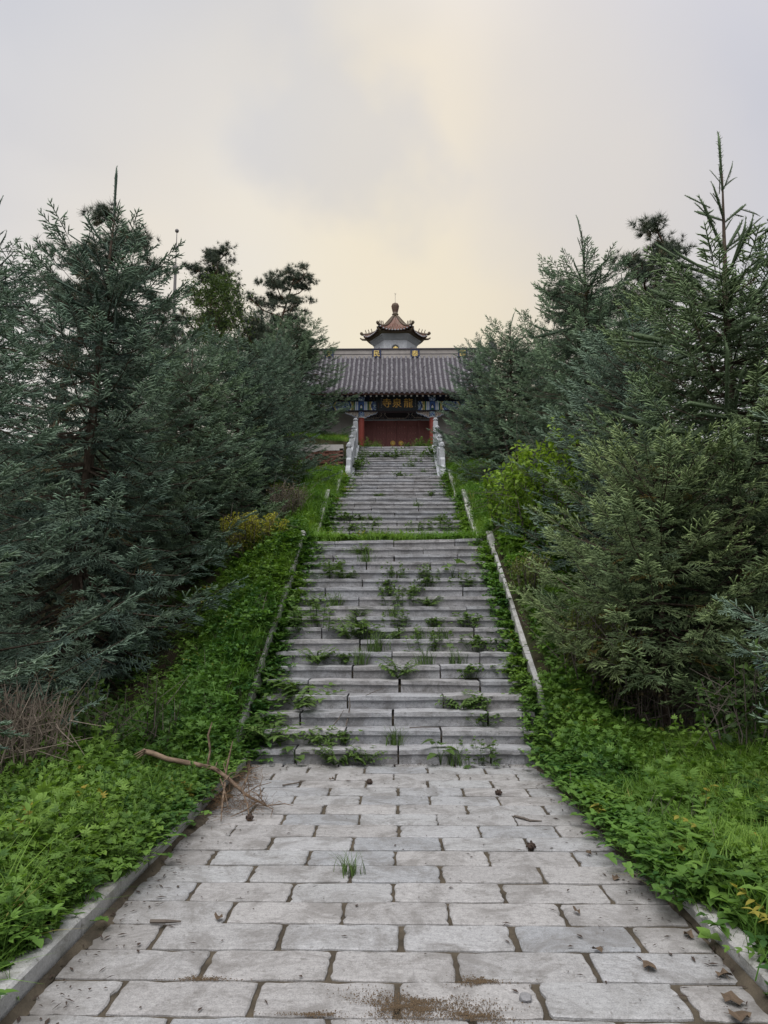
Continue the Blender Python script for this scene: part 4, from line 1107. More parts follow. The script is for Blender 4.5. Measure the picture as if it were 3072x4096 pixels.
add_var('spire', (12, 6.6, 0.9, 2.55, 0.95), dict(crown_top=0.77, wh=0.33, nb=11, spr=(0.37, 0.55), gap=0.142, spikes=(8, 0.62), tops=2, lift=4), 'spruce_olive')

MIDB, MIDD, BIGO = 'spruce_blue', 'spruce_dark', 'spruce'

GL, GR = 'spruces left of the stairs', 'spruces right of the stairs'
def sp(key, x, y, sx, sz, rz, label, grp, me=None, z=None):
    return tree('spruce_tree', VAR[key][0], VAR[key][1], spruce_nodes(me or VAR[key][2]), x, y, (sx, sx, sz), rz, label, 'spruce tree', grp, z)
sp('big', -4.55, 10.6, 1.04, 1.12, 0.3, 'tallest dark spruce left of the lower stairs with a curved bare leader', GL)
sp('mid', -4.55, 6.3, 1.05, 0.98, 1.9, 'pale green spruce reaching in from the left edge beside the dry shrub', GL, MIDB)
sp('mid', -4.05, 14.3, 1.15, 0.92, 3.0, 'lighter spruce left of the grassy landing, behind the yellow hedge', GL)
sp('mid', -4.2, 19.3, 1.42, 1.02, 4.4, 'dense grey green spruce left of the middle flight below the brick wall', GL, MIDD)
sp('mid', -4.0, 23.7, 0.85, 0.98, 0.7, 'spruce standing right in front of the left part of the brick wall', GL, MIDD)
sp('mid', -3.8, 27.6, 1.25, 0.98, 5.2, 'small spruce standing above the brick wall left of the temple gate', GL)
sp('big', -7.6, 13.2, 1.0, 1.12, 2.2, 'dark spruce at the left edge behind the tallest left spruce', GL)
sp('mid', -6.6, 17.0, 1.1, 1.0, 0.9, 'spruce filling the gap behind the lighter left spruce', GL, MIDD)
sp('mid', -7.2, 23.5, 1.2, 1.05, 2.9, 'spruce deep behind the left row, under the pines', GL, MIDD)
sp('mid', -6.3, 33.0, 1.3, 1.42, 1.4, 'spruce beside the left end of the temple roof', GL, MIDD)
sp('spire', 4.2, 9.2, 1.04, 1.08, 0.6, 'tallest spruce at right with a long bare spiky top', GR)
sp('dome', 2.95, 8.35, 1.0, 1.0, 0.2, 'low bushy young spruce leaning over the right bank beside the lower stairs', GR)
sp('mid', 4.3, 5.3, 0.92, 0.92, 4.0, 'pale blue green spruce poking in from the right edge', GR, MIDB)
sp('mid', 4.0, 12.0, 1.15, 1.06, 2.2, 'bluish spruce with a thin upright leader behind the bright bush', GR, MIDB)
sp('big', 4.35, 15.9, 1.0, 1.06, 3.7, 'broad tall spruce right of the stairs with a long bare leader', GR, BIGO)
sp('mid', 3.5, 21.8, 1.15, 1.14, 5.4, 'slim spruce right of the upper flight under the pale sky', GR)
sp('mid', 3.15, 27.0, 0.98, 0.92, 0.1, 'dark small spruce pressing against the right balustrade', GR, MIDD)
sp('mid', 6.6, 12.0, 1.2, 1.35, 1.2, 'spruce at the right edge behind the tall spiky spruce', GR)
sp('mid', 6.3, 19.2, 1.2, 1.1, 3.3, 'spruce behind the broad tall right spruce, below the pine', GR, MIDD)
sp('mid', 5.6, 25.5, 1.2, 1.05, 0.4, 'spruce deep behind the slim right spruce', GR, MIDD)
sp('mid', 5.9, 31.5, 1.1, 1.0, 2.6, 'spruce hiding the right end of the temple roof', GR, MIDD)

# pines: a leaning trunk, bare forks and dark pads of needle tufts
def tuft(seed, n=26):
    rs = np.random.RandomState(seed); d = rs.randn(n, 3); d[:, 2] = np.abs(d[:, 2]) * 0.9 + 0.1; d /= np.linalg.norm(d, axis=1)[:, None]
    s = np.cross(d, rs.randn(n, 3)); s /= np.linalg.norm(s, axis=1)[:, None]
    b = d * 0.05 + np.array([0, 0, -0.25])[None] * (1 - d[:, 2:3]) * 0.5; tip = b + d * (0.7 + 0.4 * rs.rand(n))[:, None]
    V = np.stack([b - s * 0.035, b + s * 0.035, tip], 1).reshape(-1, 3)
    return V, np.arange(3 * n).reshape(-1, 3), np.tile([0.1, 0.1, 1.0], n)
TUF = [tuft(i) for i in range(4)]
def pine(seed, H, lean, spread, base_u=0.45, nb=11):
    rs = np.random.RandomState(seed); fo = Foliage(); tk = MB()
    def tr(u): return np.array([lean[0] * u ** 1.5 + 0.15 * math.sin(5 * u + seed), lean[1] * u ** 1.5, H * u])
    us = np.linspace(0, 1, 10)
    tk.tube([tuple(tr(u)) for u in us], [0.14 * (1 - 0.9 * u) + 0.01 for u in us], 7)
    for k in range(nb):
        u = base_u + (1 - base_u) * (k + rs.rand()) / nb
        a = k * 2.4 + rs.randn() * 0.3; L = spread * (1.15 - 0.75 * ((u - base_u) / (1 - base_u))) * (0.7 + 0.5 * rs.rand())
        e = R(22 + 18 * rs.rand()); p0 = tr(u); d = np.array([math.cos(a) * math.cos(e), math.sin(a) * math.cos(e), math.sin(e)])
        mid = p0 + d * L * 0.5 + np.array([0, 0, -0.1 * L]); end = p0 + d * L
        tk.tube([tuple(p0), tuple(mid), tuple(end)], [0.045, 0.03, 0.012], 5, False)
        for j in range(4 + int(L * 3.2)):
            s = 0.35 + 0.65 * rs.rand(); q = (p0 + (mid - p0) * s * 2) if s < .5 else (mid + (end - mid) * (s * 2 - 1))
            o = q + rs.randn(3) * np.array([0.26, 0.26, 0.12]) * (0.4 + 0.5 * L) + np.array([0, 0, 0.14])
            tk.tube([tuple(q), tuple((q + o) / 2 + np.array([0, 0, -0.03])), tuple(o)], [0.012, 0.009, 0.006], 3, False)
            for w_ in range(15):
                p = o + rs.randn(3) * np.array([0.14, 0.14, 0.07])
                dd = (p - q) + np.array([0, 0, 0.25]); dd /= np.linalg.norm(dd)
                M = frame(dd, np.array([0.2, 1.0, 0.1])); M = np.stack([M[:, 1], M[:, 2], M[:, 0]], 1)
                fo.put(M, p, 0.17 + 0.07 * rs.rand(), rs.rand())
    for w_ in range(16):
        p = tr(1.0) + rs.randn(3) * np.array([0.16, 0.16, 0.22]); fo.put(np.eye(3), p, 0.19, rs.rand())
    return fo, tk
PN = {}

for key, a in {'lean': (2, 7.2, (1.9, 0.2), 1.7, 0.5, 13), 'tall': (7, 9.0, (0.3, 0.0), 1.7, 0.42, 20), 'flag': (15, 8.6, (1.2, 0.0), 2.4, 0.35, 20), 'top': (21, 7.2, (2.3, 0.0), 1.25, 0.86, 8)}.items():
    fo, tk = pine(*a); PN[key] = (fo.mesh('crown', MT['pine'], (TUF,)), tk.mesh('trunk', [MT['pine_bark']]), MT['pine'])
GP = 'pines standing behind the spruces'
def pn(key, x, y, top, rz, label):
    z = gz(x, y); H = {'lean': 7.35, 'tall': 9.3, 'flag': 8.9, 'top': 7.45}[key]
    s = (top - z) / H
    return tree('pine_tree', *PN[key], x, y, s, rz, label, 'pine tree', GP, z)
pn('lean', -10.3, 21.0, 13.2, 0.1, 'dark pine leaning right above the tallest left spruce')
pn('tall', -7.9, 30.0, 17.0, 0.8, 'upright pine with a tufted round top right of the mast')
pn('flag', -6.0, 32.5, 17.2, 0.2, 'pine with flat dark branches pointing to the temple roof')
pn('top', -5.3, 31.2, 13.25, 0.0, 'slender leaning pine whose dark tip hangs before the left end of the ridge')
pn('tall', -8.6, 25.5, 12.9, 2.6, 'shorter pine standing in front of the thin grey mast')
pn('lean', 6.3, 21.5, 12.9, 0.0, 'pine with a dark tufted top behind the broad right spruce')
pn('flag', 7.2, 26.0, 13.4, 2.9, 'pine with drooping sparse branches deep behind the right spruces')

# leafy trees
def leaf_quads(P, N, size, rs, asp=0.55):
    n = len(P); d = rs.randn(n, 3); d -= (d * N).sum(1)[:, None] * N; d /= np.linalg.norm(d, axis=1)[:, None]
    s = np.cross(N, d); sz = (size * (0.65 + 0.7 * rs.rand(n)))[:, None]
    fold = N * sz * 0.12
    V = np.stack([P, P + d * sz * 0.5 + s * sz * asp / 2 + fold, P + d * sz - fold, P + d * sz * 0.5 - s * sz * asp / 2 + fold], 1).reshape(-1, 3)
    i = np.arange(n) * 4
    F = np.concatenate([np.stack([i, i + 1, i + 2], 1), np.stack([i, i + 2, i + 3], 1)])
    return V, F
def leafy(seed, H, Rm, nbr, nleaf, size, tr_r=0.06, base=0.3, spreadk=0.22):
    rs = np.random.RandomState(seed); tk = MB(); P = []; 
    tk.tube([(0, 0, -0.2), (0.05, 0, H * 0.4), (0.0, 0.06, H * 0.75), (0.02, 0, H * 0.97)], [tr_r, tr_r * .75, tr_r * .45, tr_r * .15], 6)
    for k in range(nbr):
        u = base + (1 - base) * k / nbr; a = k * 2.4 + rs.randn() * 0.3
        L = Rm * math.sin(math.pi * min(1, 0.25 + 0.75 * (u - base) / (1 - base) * 0.98)) ** 0.7 * (0.7 + 0.45 * rs.rand()) + 0.1; e = R(35 + 20 * rs.rand())
        p0 = np.array([0.02, 0.02, H * u * 0.85]); d = np.array([math.cos(a) * math.cos(e), math.sin(a) * math.cos(e), math.sin(e)])
        tk.tube([tuple(p0), tuple(p0 + d * L * 0.6), tuple(p0 + d * L)], [tr_r * .35, tr_r * .2, tr_r * .08], 4, False)
        m_ = int(nleaf / nbr); s = 0.3 + 0.75 * rs.rand(m_)
        P.append(p0 + d * (L * s)[:, None] + rs.randn(m_, 3) * spreadk * (0.5 + 0.6 * L) * np.array([1, 1, 0.8]))
    P = np.concatenate(P); N = rs.randn(len(P), 3) + np.array([0, 0, 0.8]); N /= np.linalg.norm(N, axis=1)[:, None]
    V, F = leaf_quads(P, N, size, rs); T = np.repeat(rs.rand(len(P)), 4)
    return (V, F, T), tk
def leafy_thing(name, x, y, gen, mat, label, cat, group=None, sc=1.0, rz=0.0, z=None, leafname='leaves', stem='stems', bark=None):
    (V, F, T), tk = gen
    t = empty(name, (x, y, gz(x, y) - 0.03 if z is None else z), rz, sc); tag(t, label, cat, group)
    l_ = link(leafname, np_mesh(leafname, V, F, mat, {'tint': T}), t)
    tk.build(stem, bark or MT['bark'], t)
    return t
leafy_thing('leafy_tree', -7.2, 28.3, leafy(4, 7.6, 1.7, 26, 6500, 0.10), MT['broad'], 'leafy tree with small green leaves between the two pines left of the temple', 'tree', None, 1.0, 0.4, None, 'crown', 'trunk')
leafy_thing('leafy_tree', 3.9, 44.5, leafy(8, 9.6, 1.1, 22, 900, 0.14, 0.05, 0.6), MT['broad'], 'thin sapling with sparse leaves showing above the roof ridge right of the pagoda', 'tree', None, 1.0, 0.0, 7.6, 'crown', 'trunk')

# ------------------------------------------------------------------ bushes and hedges
def bush(seed, H, Rx, Ry, n, size, stems=18, top_flat=0.0, shoots=0, bare=0.0, low=0.1):
    """many thin stems from the ground, leaves along their upper part; pale young leaves to the top"""
    rs = np.random.RandomState(seed); tk = MB(); P = []; T = []
    for k in range(stems):
        a = rs.rand() * 6.283; q = math.sqrt(rs.rand()); tx, ty = Rx * q * math.cos(a), Ry * q * math.sin(a)
        hh = H * ((1 - top_flat) * (1 - 0.55 * q * q) + top_flat) * (0.8 + 0.25 * rs.rand())
        if k < shoots: hh *= 1.25
        b0 = np.array([tx * 0.45, ty * 0.45, -0.05]); e = np.array([tx, ty, hh]); mid = (b0 + e) / 2 + np.array([tx * 0.12, ty * 0.12, 0]) + rs.randn(3) * 0.05 * H
        tk.tube([tuple(b0), tuple(mid), tuple(e)], [0.010, 0.007, 0.003], 4, False)
        def ev(s): return (1-s)**2 * b0[None] + 2*s*(1-s) * mid[None] + s*s * e[None]
        for w_ in range(3):
            s0 = 0.4 + 0.5 * rs.rand(); p = ev(np.array([[s0]]))[0]; d = rs.randn(3) * 0.22 * H + np.array([0, 0, 0.12 * H]); tk.tube([tuple(p), tuple(p + d)], [0.005, 0.002], 3, False)
        m_ = int(n / stems); s = (low + (1 - low) * rs.rand(m_, 1) ** 0.7)
        off = rs.randn(m_, 3) * 0.11 * (Rx + Ry) / 2 * (1.15 - 0.7 * s)
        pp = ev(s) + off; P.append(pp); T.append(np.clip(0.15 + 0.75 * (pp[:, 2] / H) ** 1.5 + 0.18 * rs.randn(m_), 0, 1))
    P = np.concatenate(P); T = np.concatenate(T); keep = P[:, 2] > 0.02; P = P[keep]; T = T[keep]
    N = rs.randn(len(P), 3) * 0.8 + np.array([0, 0, 0.9]); N /= np.linalg.norm(N, axis=1)[:, None]
    V, F = leaf_quads(P, N, size, rs)
    return (V, F, np.repeat(T, 4)), tk
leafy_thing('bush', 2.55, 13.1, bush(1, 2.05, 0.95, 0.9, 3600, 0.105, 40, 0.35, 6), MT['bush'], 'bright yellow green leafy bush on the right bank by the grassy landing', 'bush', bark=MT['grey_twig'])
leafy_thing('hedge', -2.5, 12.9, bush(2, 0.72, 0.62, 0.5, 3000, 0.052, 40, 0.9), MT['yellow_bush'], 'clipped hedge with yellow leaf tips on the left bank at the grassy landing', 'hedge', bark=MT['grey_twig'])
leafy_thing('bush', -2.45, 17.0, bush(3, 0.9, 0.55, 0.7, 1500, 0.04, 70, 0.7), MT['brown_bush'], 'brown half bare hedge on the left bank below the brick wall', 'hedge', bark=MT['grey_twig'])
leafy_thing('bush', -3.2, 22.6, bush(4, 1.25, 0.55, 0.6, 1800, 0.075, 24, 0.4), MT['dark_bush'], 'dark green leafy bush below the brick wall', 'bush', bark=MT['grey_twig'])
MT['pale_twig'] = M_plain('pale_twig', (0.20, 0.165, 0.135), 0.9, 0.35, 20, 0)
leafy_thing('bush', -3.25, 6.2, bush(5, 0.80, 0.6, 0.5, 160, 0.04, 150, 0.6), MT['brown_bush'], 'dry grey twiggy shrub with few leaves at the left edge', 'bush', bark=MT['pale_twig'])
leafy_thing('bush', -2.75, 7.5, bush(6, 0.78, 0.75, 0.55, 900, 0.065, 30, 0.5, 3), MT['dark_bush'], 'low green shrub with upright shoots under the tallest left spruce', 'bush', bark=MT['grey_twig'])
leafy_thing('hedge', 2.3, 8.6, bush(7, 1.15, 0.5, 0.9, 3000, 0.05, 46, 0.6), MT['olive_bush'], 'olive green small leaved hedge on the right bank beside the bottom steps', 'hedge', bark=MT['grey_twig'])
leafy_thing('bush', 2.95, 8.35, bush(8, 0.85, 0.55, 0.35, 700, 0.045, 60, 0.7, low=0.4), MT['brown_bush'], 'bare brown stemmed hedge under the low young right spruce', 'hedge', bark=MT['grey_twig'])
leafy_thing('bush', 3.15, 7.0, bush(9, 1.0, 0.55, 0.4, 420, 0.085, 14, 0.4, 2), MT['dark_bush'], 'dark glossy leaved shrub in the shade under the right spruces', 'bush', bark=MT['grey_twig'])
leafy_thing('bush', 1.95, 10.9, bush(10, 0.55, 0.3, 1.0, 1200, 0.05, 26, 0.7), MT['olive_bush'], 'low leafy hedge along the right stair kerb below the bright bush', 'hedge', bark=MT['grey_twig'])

# ------------------------------------------------------------------ weeds and grass
def leaf_poly(L, W, lobes=0, droop=0.25, n=4):
    """folded leaf along +X: list of triangles; lobes cuts the rim"""
    V = []; F = []
    ts = np.linspace(0, 1, n + 1)
    for i, t in enumerate(ts):
        w = W * math.sin(math.pi * min(1, 0.08 + 0.92 * t) ** 0.8) * (1 if not lobes or i % 2 else 0.45)
        z = -droop * L * t * t
        V += [(L * t, 0, z), (L * t - (0.12 * L if lobes and i % 2 else 0) * -1, w / 2, z + w * 0.16), (L * t + (0.12 * L if lobes and i % 2 else 0), -w / 2, z + w * 0.16)]
    for i in range(n):
        a, b = i * 3, i * 3 + 3
        F += [(a, b, b + 1), (a, b + 1, a + 1), (a, a + 2, b + 2), (a, b + 2, b)]
    return np.array(V, float), np.array(F)
def rotm(yaw, pitch, roll=0.0): return np.array((Euler((0, 0, yaw)).to_matrix() @ Euler((0, -pitch, 0)).to_matrix() @ Euler((roll, 0, 0)).to_matrix()))
def palmate(L, W, n=5, droop=0.25):
    V = []; F = []; o = 0
    for k in range(n):
        a = (k - (n - 1) / 2) * 0.62; l = L * (1 - 0.16 * abs(k - (n - 1) / 2)); x0 = 0.25 * L
        v, f = leaf_poly(l * 0.8, W, 0, droop, 3)
        c, s_ = math.cos(a), math.sin(a)
        v = np.stack([x0 + v[:, 0] * c - v[:, 1] * s_, v[:, 0] * s_ + v[:, 1] * c, v[:, 2]], 1)
        V.append(v); F.append(f + o); o += len(v)
    V.append(np.array([(0, 0, 0), (x0, .0015, 0), (x0, -.0015, 0)])); F.append(np.array([(o, o + 1, o + 2)]))
    return np.concatenate(V), np.concatenate(F)
class Plant:
    def __init__(s): s.V = []; s.F = []; s.T = []; s.o = 0
    def put(s, vf, M, p, t):
        v, f = vf; s.V.append(v @ M.T + np.array(p)); s.F.append(f + s.o); s.T.append(np.full(len(v), t)); s.o += len(v)
    def stem(s, pts, r, t=0.2):
        q = MB(); q.tube(pts, r, 3, False); f = np.array([(a, b, c) for a, b, c, d in q.f] + [(a, c, d) for a, b, c, d in q.f])
        s.V.append(np.array(q.v)); s.F.append(f + s.o); s.T.append(np.full(len(q.v), t)); s.o += len(q.v)
    def mesh(s, name, mat): return np_mesh(name, np.concatenate(s.V), np.concatenate(s.F), mat, {'tint': np.clip(np.concatenate(s.T), 0, 1)})
def blade(L, w, lean, n=4):
    V = []; F = []
    for i in range(n + 1):
        t = i / n; ww = w * (1 - t ** 2) + 0.0005
        V += [(lean * L * t ** 2, -ww / 2, L * t * (1 - 0.35 * lean * t)), (lean * L * t ** 2, ww / 2, L * t * (1 - 0.35 * lean * t))]
    for i in range(n): a = 2 * i; F += [(a, a + 1, a + 3), (a, a + 3, a + 2)]
    return np.array(V), np.array(F)
def mugwort(seed, H=0.32, nst=3, lobes=1, LL=0.10, WW=0.055):
    rs = np.random.RandomState(seed); p = Plant()
    for s in range(nst):
        a = rs.rand() * 6.28; r_ = 0.05 * rs.rand() * nst / 2; x, y = r_ * math.cos(a), r_ * math.sin(a); h = H * (0.6 + 0.5 * rs.rand()); ln = 0.18 * h
        top = (x + ln * math.cos(a), y + ln * math.sin(a), h); p.stem([(x, y, 0), ((x + top[0]) / 2, (y + top[1]) / 2, h * 0.55), top], [0.004, 0.003, 0.0015])
        nl = 8
        for k in range(nl):
            u = 0.18 + 0.82 * k / (nl - 1); q = (x + (top[0] - x) * u, y + (top[1] - y) * u, h * u)
            sc = (1.25 - 0.65 * u) * (0.8 + 0.4 * rs.rand())
            p.put(palmate(LL * sc, WW * sc * 0.42) if lobes else leaf_poly(LL * sc, WW * sc * 0.8, 0), rotm(k * 2.4 + a + rs.randn() * 0.3, 0.15 + 0.75 * u * u + 0.25 * rs.randn()), q, 0.25 + 0.6 * u + 0.15 * rs.randn())
    return p
def grass(seed, n=22, L=0.20, w=0.0055, sp=0.055, lean=0.85):
    rs = np.random.RandomState(seed); p = Plant()
    for k in range(n):
        a = rs.rand() * 6.28; q = (sp * rs.randn(), sp * rs.randn(), 0)
        p.put(blade(L * (0.5 + 0.7 * rs.rand()), w * (0.7 + 0.6 * rs.rand()), lean * (0.3 + 0.9 * rs.rand())), rotm(a, 0), q, 0.5 + 0.3 * rs.randn())
    return p
def cover(seed, n=12, L=0.05, W=0.035, sp=0.07, h=0.08):
    rs = np.random.RandomState(seed); p = Plant()
    for k in range(n):
        x, y = sp * rs.randn(2); z = h * (0.3 + 0.8 * rs.rand()); p.stem([(x * .5, y * .5, 0), (x, y, z)], [0.002, 0.0015]); 
        for w_ in range(3): p.put(leaf_poly(L * (0.7 + 0.5 * rs.rand()), W, 0, 0.3, 3), rotm(rs.rand() * 6.28, 0.2 + 0.3 * rs.randn()), (x, y, z), 0.5 + 0.3 * rs.randn())
    return p
def pinnate(seed, n=5, L=0.26):
    rs = np.random.RandomState(seed); p = Plant()
    for k in range(n):
        a = k * 6.28 / n + rs.randn() * 0.4; l = L * (0.7 + 0.5 * rs.rand()); e = 0.9 + 0.25 * rs.randn()
        f = lambda t: (l * t * math.cos(e) * math.cos(a) * (1 + 0.5 * t), l * t * math.cos(e) * math.sin(a) * (1 + 0.5 * t), l * t * math.sin(e) * (1 - 0.3 * t))
        p.stem([f(0), f(.5), f(1)], [0.003, 0.002, 0.001])
        for j in range(6):
            t = 0.3 + 0.7 * j / 5
            for s in (-1, 1): p.put(leaf_poly(0.075 * (1.15 - 0.5 * t), 0.028, 0, 0.2, 3), rotm(a + s * 0.95, 0.1 + 0.2 * rs.randn()), f(t), 0.35 + 0.5 * t + 0.12 * rs.randn())
    return p
def template(p, mat):
    """plants used only as sources for the scatter: not linked to the scene"""
    me = p.mesh('plant', mat); o = bpy.data.objects.new('plant', me); hidden.append(o); return o
TPL = {
 'mug': [template(mugwort(i, 0.32, 3, (1, 1, 0, 1)[i], (0.10, 0.115, 0.075, 0.09)[i]), MT['weed']) for i in range(4)],
 'grass': [template(grass(10 + i), MT['grass']) for i in range(3)],
 'cover': [template(cover(20 + i), MT['weed']) for i in range(3)],
 'pin': [template(pinnate(30 + i), MT['weed']) for i in range(2)],
 'dead': [template(grass(50 + i, 5, 0.38, 0.005, 0.03, 0.5), MT['grey_twig']) for i in range(2)],
 'tall': [template(grass(40 + i, 12, 0.42, 0.008, 0.05, 0.9), MT['grass']) for i in range(2)],
}
def scatter(name, pts, rs, key, smin, smax, tint=None):
    """many small plants as one object: instances on points carrying rotation, size and a tint"""
    pts = np.asarray(pts, float); n = len(pts)
    me = bpy.data.meshes.new(name); me.vertices.add(n); me.vertices.foreach_set('co', pts.astype(np.float32).ravel())
    rot = np.stack([0.12 * rs.randn(n), 0.12 * rs.randn(n), rs.rand(n) * 6.28], 1)
    a = me.attributes.new('rot', 'FLOAT_VECTOR', 'POINT'); a.data.foreach_set('vector', rot.astype(np.float32).ravel())
    a = me.attributes.new('size', 'FLOAT', 'POINT'); a.data.foreach_set('value', (smin + (smax - smin) * rs.rand(n)).astype(np.float32))
    tv = np.clip((0.5 if tint is None else tint) + 0.26 * rs.randn(n) + 0.14 * np.sin(3.1 * pts[:, 0] + 1.7 * pts[:, 1]), 0, 0.78)
    tv[rs.rand(n) < 0.012] = 1.0
    a = me.attributes.new('tint', 'FLOAT', 'POINT'); a.data.foreach_set('value', tv.astype(np.float32))
    a = me.attributes.new('pick', 'INT', 'POINT'); a.data.foreach_set('value', rs.randint(0, len(TPL[key]), n).astype(np.int32))
    o = link(name, me); tag(o, kind='stuff')
    nt_ = bpy.data.node_groups.new(name, 'GeometryNodeTree')
    nt_.interface.new_socket('Geometry', in_out='INPUT', socket_type='NodeSocketGeometry'); nt_.interface.new_socket('Geometry', in_out='OUTPUT', socket_type='NodeSocketGeometry')
    N = lambda t: nt_.nodes.new(t); L = nt_.links.new
    gi, go = N('NodeGroupInput'), N('NodeGroupOutput'); ip = N('GeometryNodeInstanceOnPoints'); jn = N('GeometryNodeJoinGeometry')
    for src in TPL[key]:
        oi = N('GeometryNodeObjectInfo'); oi.inputs['Object'].default_value = src; oi.inputs['As Instance'].default_value = False
        g2 = N('GeometryNodeGeometryToInstance'); L(oi.outputs['Geometry'], g2.inputs[0]); L(g2.outputs[0], jn.inputs[0])
    def at(nm, ty):
        q = N('GeometryNodeInputNamedAttribute'); q.data_type = ty; q.inputs['Name'].default_value = nm; return q.outputs['Attribute']
    L(gi.outputs[0], ip.inputs['Points']); L(jn.outputs[0], ip.inputs['Instance']); ip.inputs['Pick Instance'].default_value = True
    L(at('pick', 'INT'), ip.inputs['Instance Index'])
    e2 = N('FunctionNodeEulerToRotation'); L(at('rot', 'FLOAT_VECTOR'), e2.inputs[0]); L(e2.outputs[0], ip.inputs['Rotation'])
    L(at('size', 'FLOAT'), ip.inputs['Scale']); L(ip.outputs[0], go.inputs[0])
    md = o.modifiers.new('scatter', 'NODES'); md.node_group = nt_
    return o
rsg = np.random.RandomState(99)
def bank(n, x0, x1, y0, y1, keep=None):
    x = x0 + (x1 - x0) * rsg.rand(n); y = y0 + (y1 - y0) * rsg.rand(n)
    if keep is not None:
        k = keep(x, y); x, y = x[k], y[k]
    return np.stack([x, y, ground(x, y) - 0.01], 1)
def pn2(x, y): return np.sin(2.1*x + 1.3*y) + np.sin(1.7*y - 2.9*x + 1.0) + 0.8*np.sin(4.3*x + 3.7*y + 2)
# left bank: lush weeds in front, thinner under the trees
scatter('leafy_weeds', bank(3400, -4.6, -1.72, 2.2, 7.8, lambda x, y: pn2(x, y) > -1.0), rsg, 'mug', 0.40, 0.95, 0.5)
scatter('tall_weeds', bank(90, -4.2, -1.95, 3.0, 7.6), rsg, 'mug', 1.0, 1.5, 0.7)
scatter('leafy_weeds', bank(900, -3.6, -1.86, 7.6, 14, lambda x, y: x > -2.6), rsg, 'mug', 0.45, 0.95, 0.35)
scatter('grass', bank(3600, -3.4, -1.72, 2.6, 13.6, lambda x, y: (y < 7.8) | (x > -2.7)), rsg, 'grass', 0.6, 1.2, 0.4)
scatter('ground_cover', bank(3600, -4.5, -1.72, 2.2, 14.0, lambda x, y: (y < 7.6) | (x > -2.9)), rsg, 'cover', 0.8, 1.6, 0.4)
scatter('ferny_weeds', bank(420, -4.2, -1.75, 3.0, 13), rsg, 'pin', 0.6, 1.1, 0.4)
scatter('tall_grass', bank(700, -4.0, -1.75, 3.0, 9), rsg, 'tall', 0.5, 1.0, 0.5)
scatter('tall_grass', bank(500, 1.9, 4.4, 3.0, 8), rsg, 'tall', 0.4, 0.8, 0.5)
# right bank: grass with weeds
scatter('grass', bank(7600, 1.70, 4.9, 2.2, 7.9), rsg, 'grass', 0.65, 1.3, 0.45)
scatter('leafy_weeds', bank(1500, 1.72, 4.6, 2.2, 8.0, lambda x, y: pn2(x, y) > 0.1), rsg, 'mug', 0.35, 0.75, 0.5)
scatter('tall_weeds', bank(60, 1.9, 4.4, 3.2, 8.0), rsg, 'mug', 0.9, 1.4, 0.75)
scatter('ground_cover', bank(3400, 1.68, 3.6, 2.6, 14.0, lambda x, y: ((x < 2.8) | (y < 6.5)) & ((x > 1.86) | (y < 8.2))), rsg, 'cover', 0.8, 1.7, 0.4)
scatter('grass', bank(2600, 1.85, 3.2, 7.6, 14.5), rsg, 'grass', 0.6, 1.2, 0.45)
scatter('ferny_weeds', bank(300, 1.75, 4.2, 2.6, 12), rsg, 'pin', 0.6, 1.1, 0.5)
# overgrown strips between kerb and steps
def strip(n, fi, side, x0, x1):
    y0, z0, rise, k = FL[fi]; t = rsg.rand(n) * k
    x = side * (x0 + (x1 - x0) * rsg.rand(n) ** 1.0); return np.stack([x, y0 + 0.3 * t, z0 + rise * np.floor(t) + 0.03 + 0.10 * (np.abs(x) > 1.6)], 1)
for fi, nL, nR in ((1, 420, 420), (2, 260, 260), (3, 240, 160), (4, 120, 60)):
    scatter('edge_weeds', strip(nL, fi, -1, 1.50 if fi < 4 else 1.2, 1.66), rsg, 'cover', 0.7, 1.5, 0.45)
    scatter('edge_weeds', strip(nR, fi, 1, 1.50 if fi < 4 else 1.38, 1.66), rsg, 'cover', 0.7, 1.5, 0.55)
    scatter('edge_weeds', strip(nL // 4, fi, -1, 1.32 if fi < 4 else 1.2, 1.64), rsg, 'pin', 0.5, 1.0, 0.45)
    scatter('edge_weeds', strip(nR // 4, fi, 1, 1.40, 1.64), rsg, 'mug', 0.4, 0.9, 0.6)
# right foot of the stairs: leafy growth spilling over the kerb
scatter('leafy_weeds', bank(420, 1.69, 2.1, 6.7, 8.6) * np.array([1, 1, 1]) + np.array([0, 0, 0.0]), rsg, 'mug', 0.5, 1.1, 0.6)
# grassy landings and upper banks
def flat(n, x0, x1, y0, y1, z): return np.stack([x0 + (x1 - x0) * rsg.rand(n), y0 + (y1 - y0) * rsg.rand(n), np.full(n, z)], 1)
lp = flat(1400, -1.7, 1.7, 13.85, 15.7, 2.86); lp = lp[pn2(2.2 * lp[:, 0], 1.5 * lp[:, 1]) > -0.9]
scatter('grass', lp, rsg, 'grass', 0.45, 1.7, 0.7)
scatter('dry_stems', bank(260, -4.2, -1.75, 2.4, 12), rsg, 'dead', 0.5, 1.1, 0.5)
scatter('dry_stems', bank(260, 1.75, 4.4, 2.6, 12), rsg, 'dead', 0.5, 1.1, 0.5)
scatter('ground_cover', flat(700, -1.7, 1.7, 13.9, 15.6, 2.87), rsg, 'cover', 0.9, 1.6, 0.7)
scatter('leafy_weeds', flat(120, -1.7, 1.7, 14.4, 15.6, 2.86), rsg, 'mug', 0.5, 1.0, 0.7)
scatter('grass', bank(5200, -4.0, -1.7, 13.8, 25.2), rsg, 'grass', 0.8, 1.5, 0.6)
scatter('leafy_weeds', bank(900, -4.0, -1.7, 13.8, 25.2), rsg, 'mug', 0.5, 1.1, 0.55)
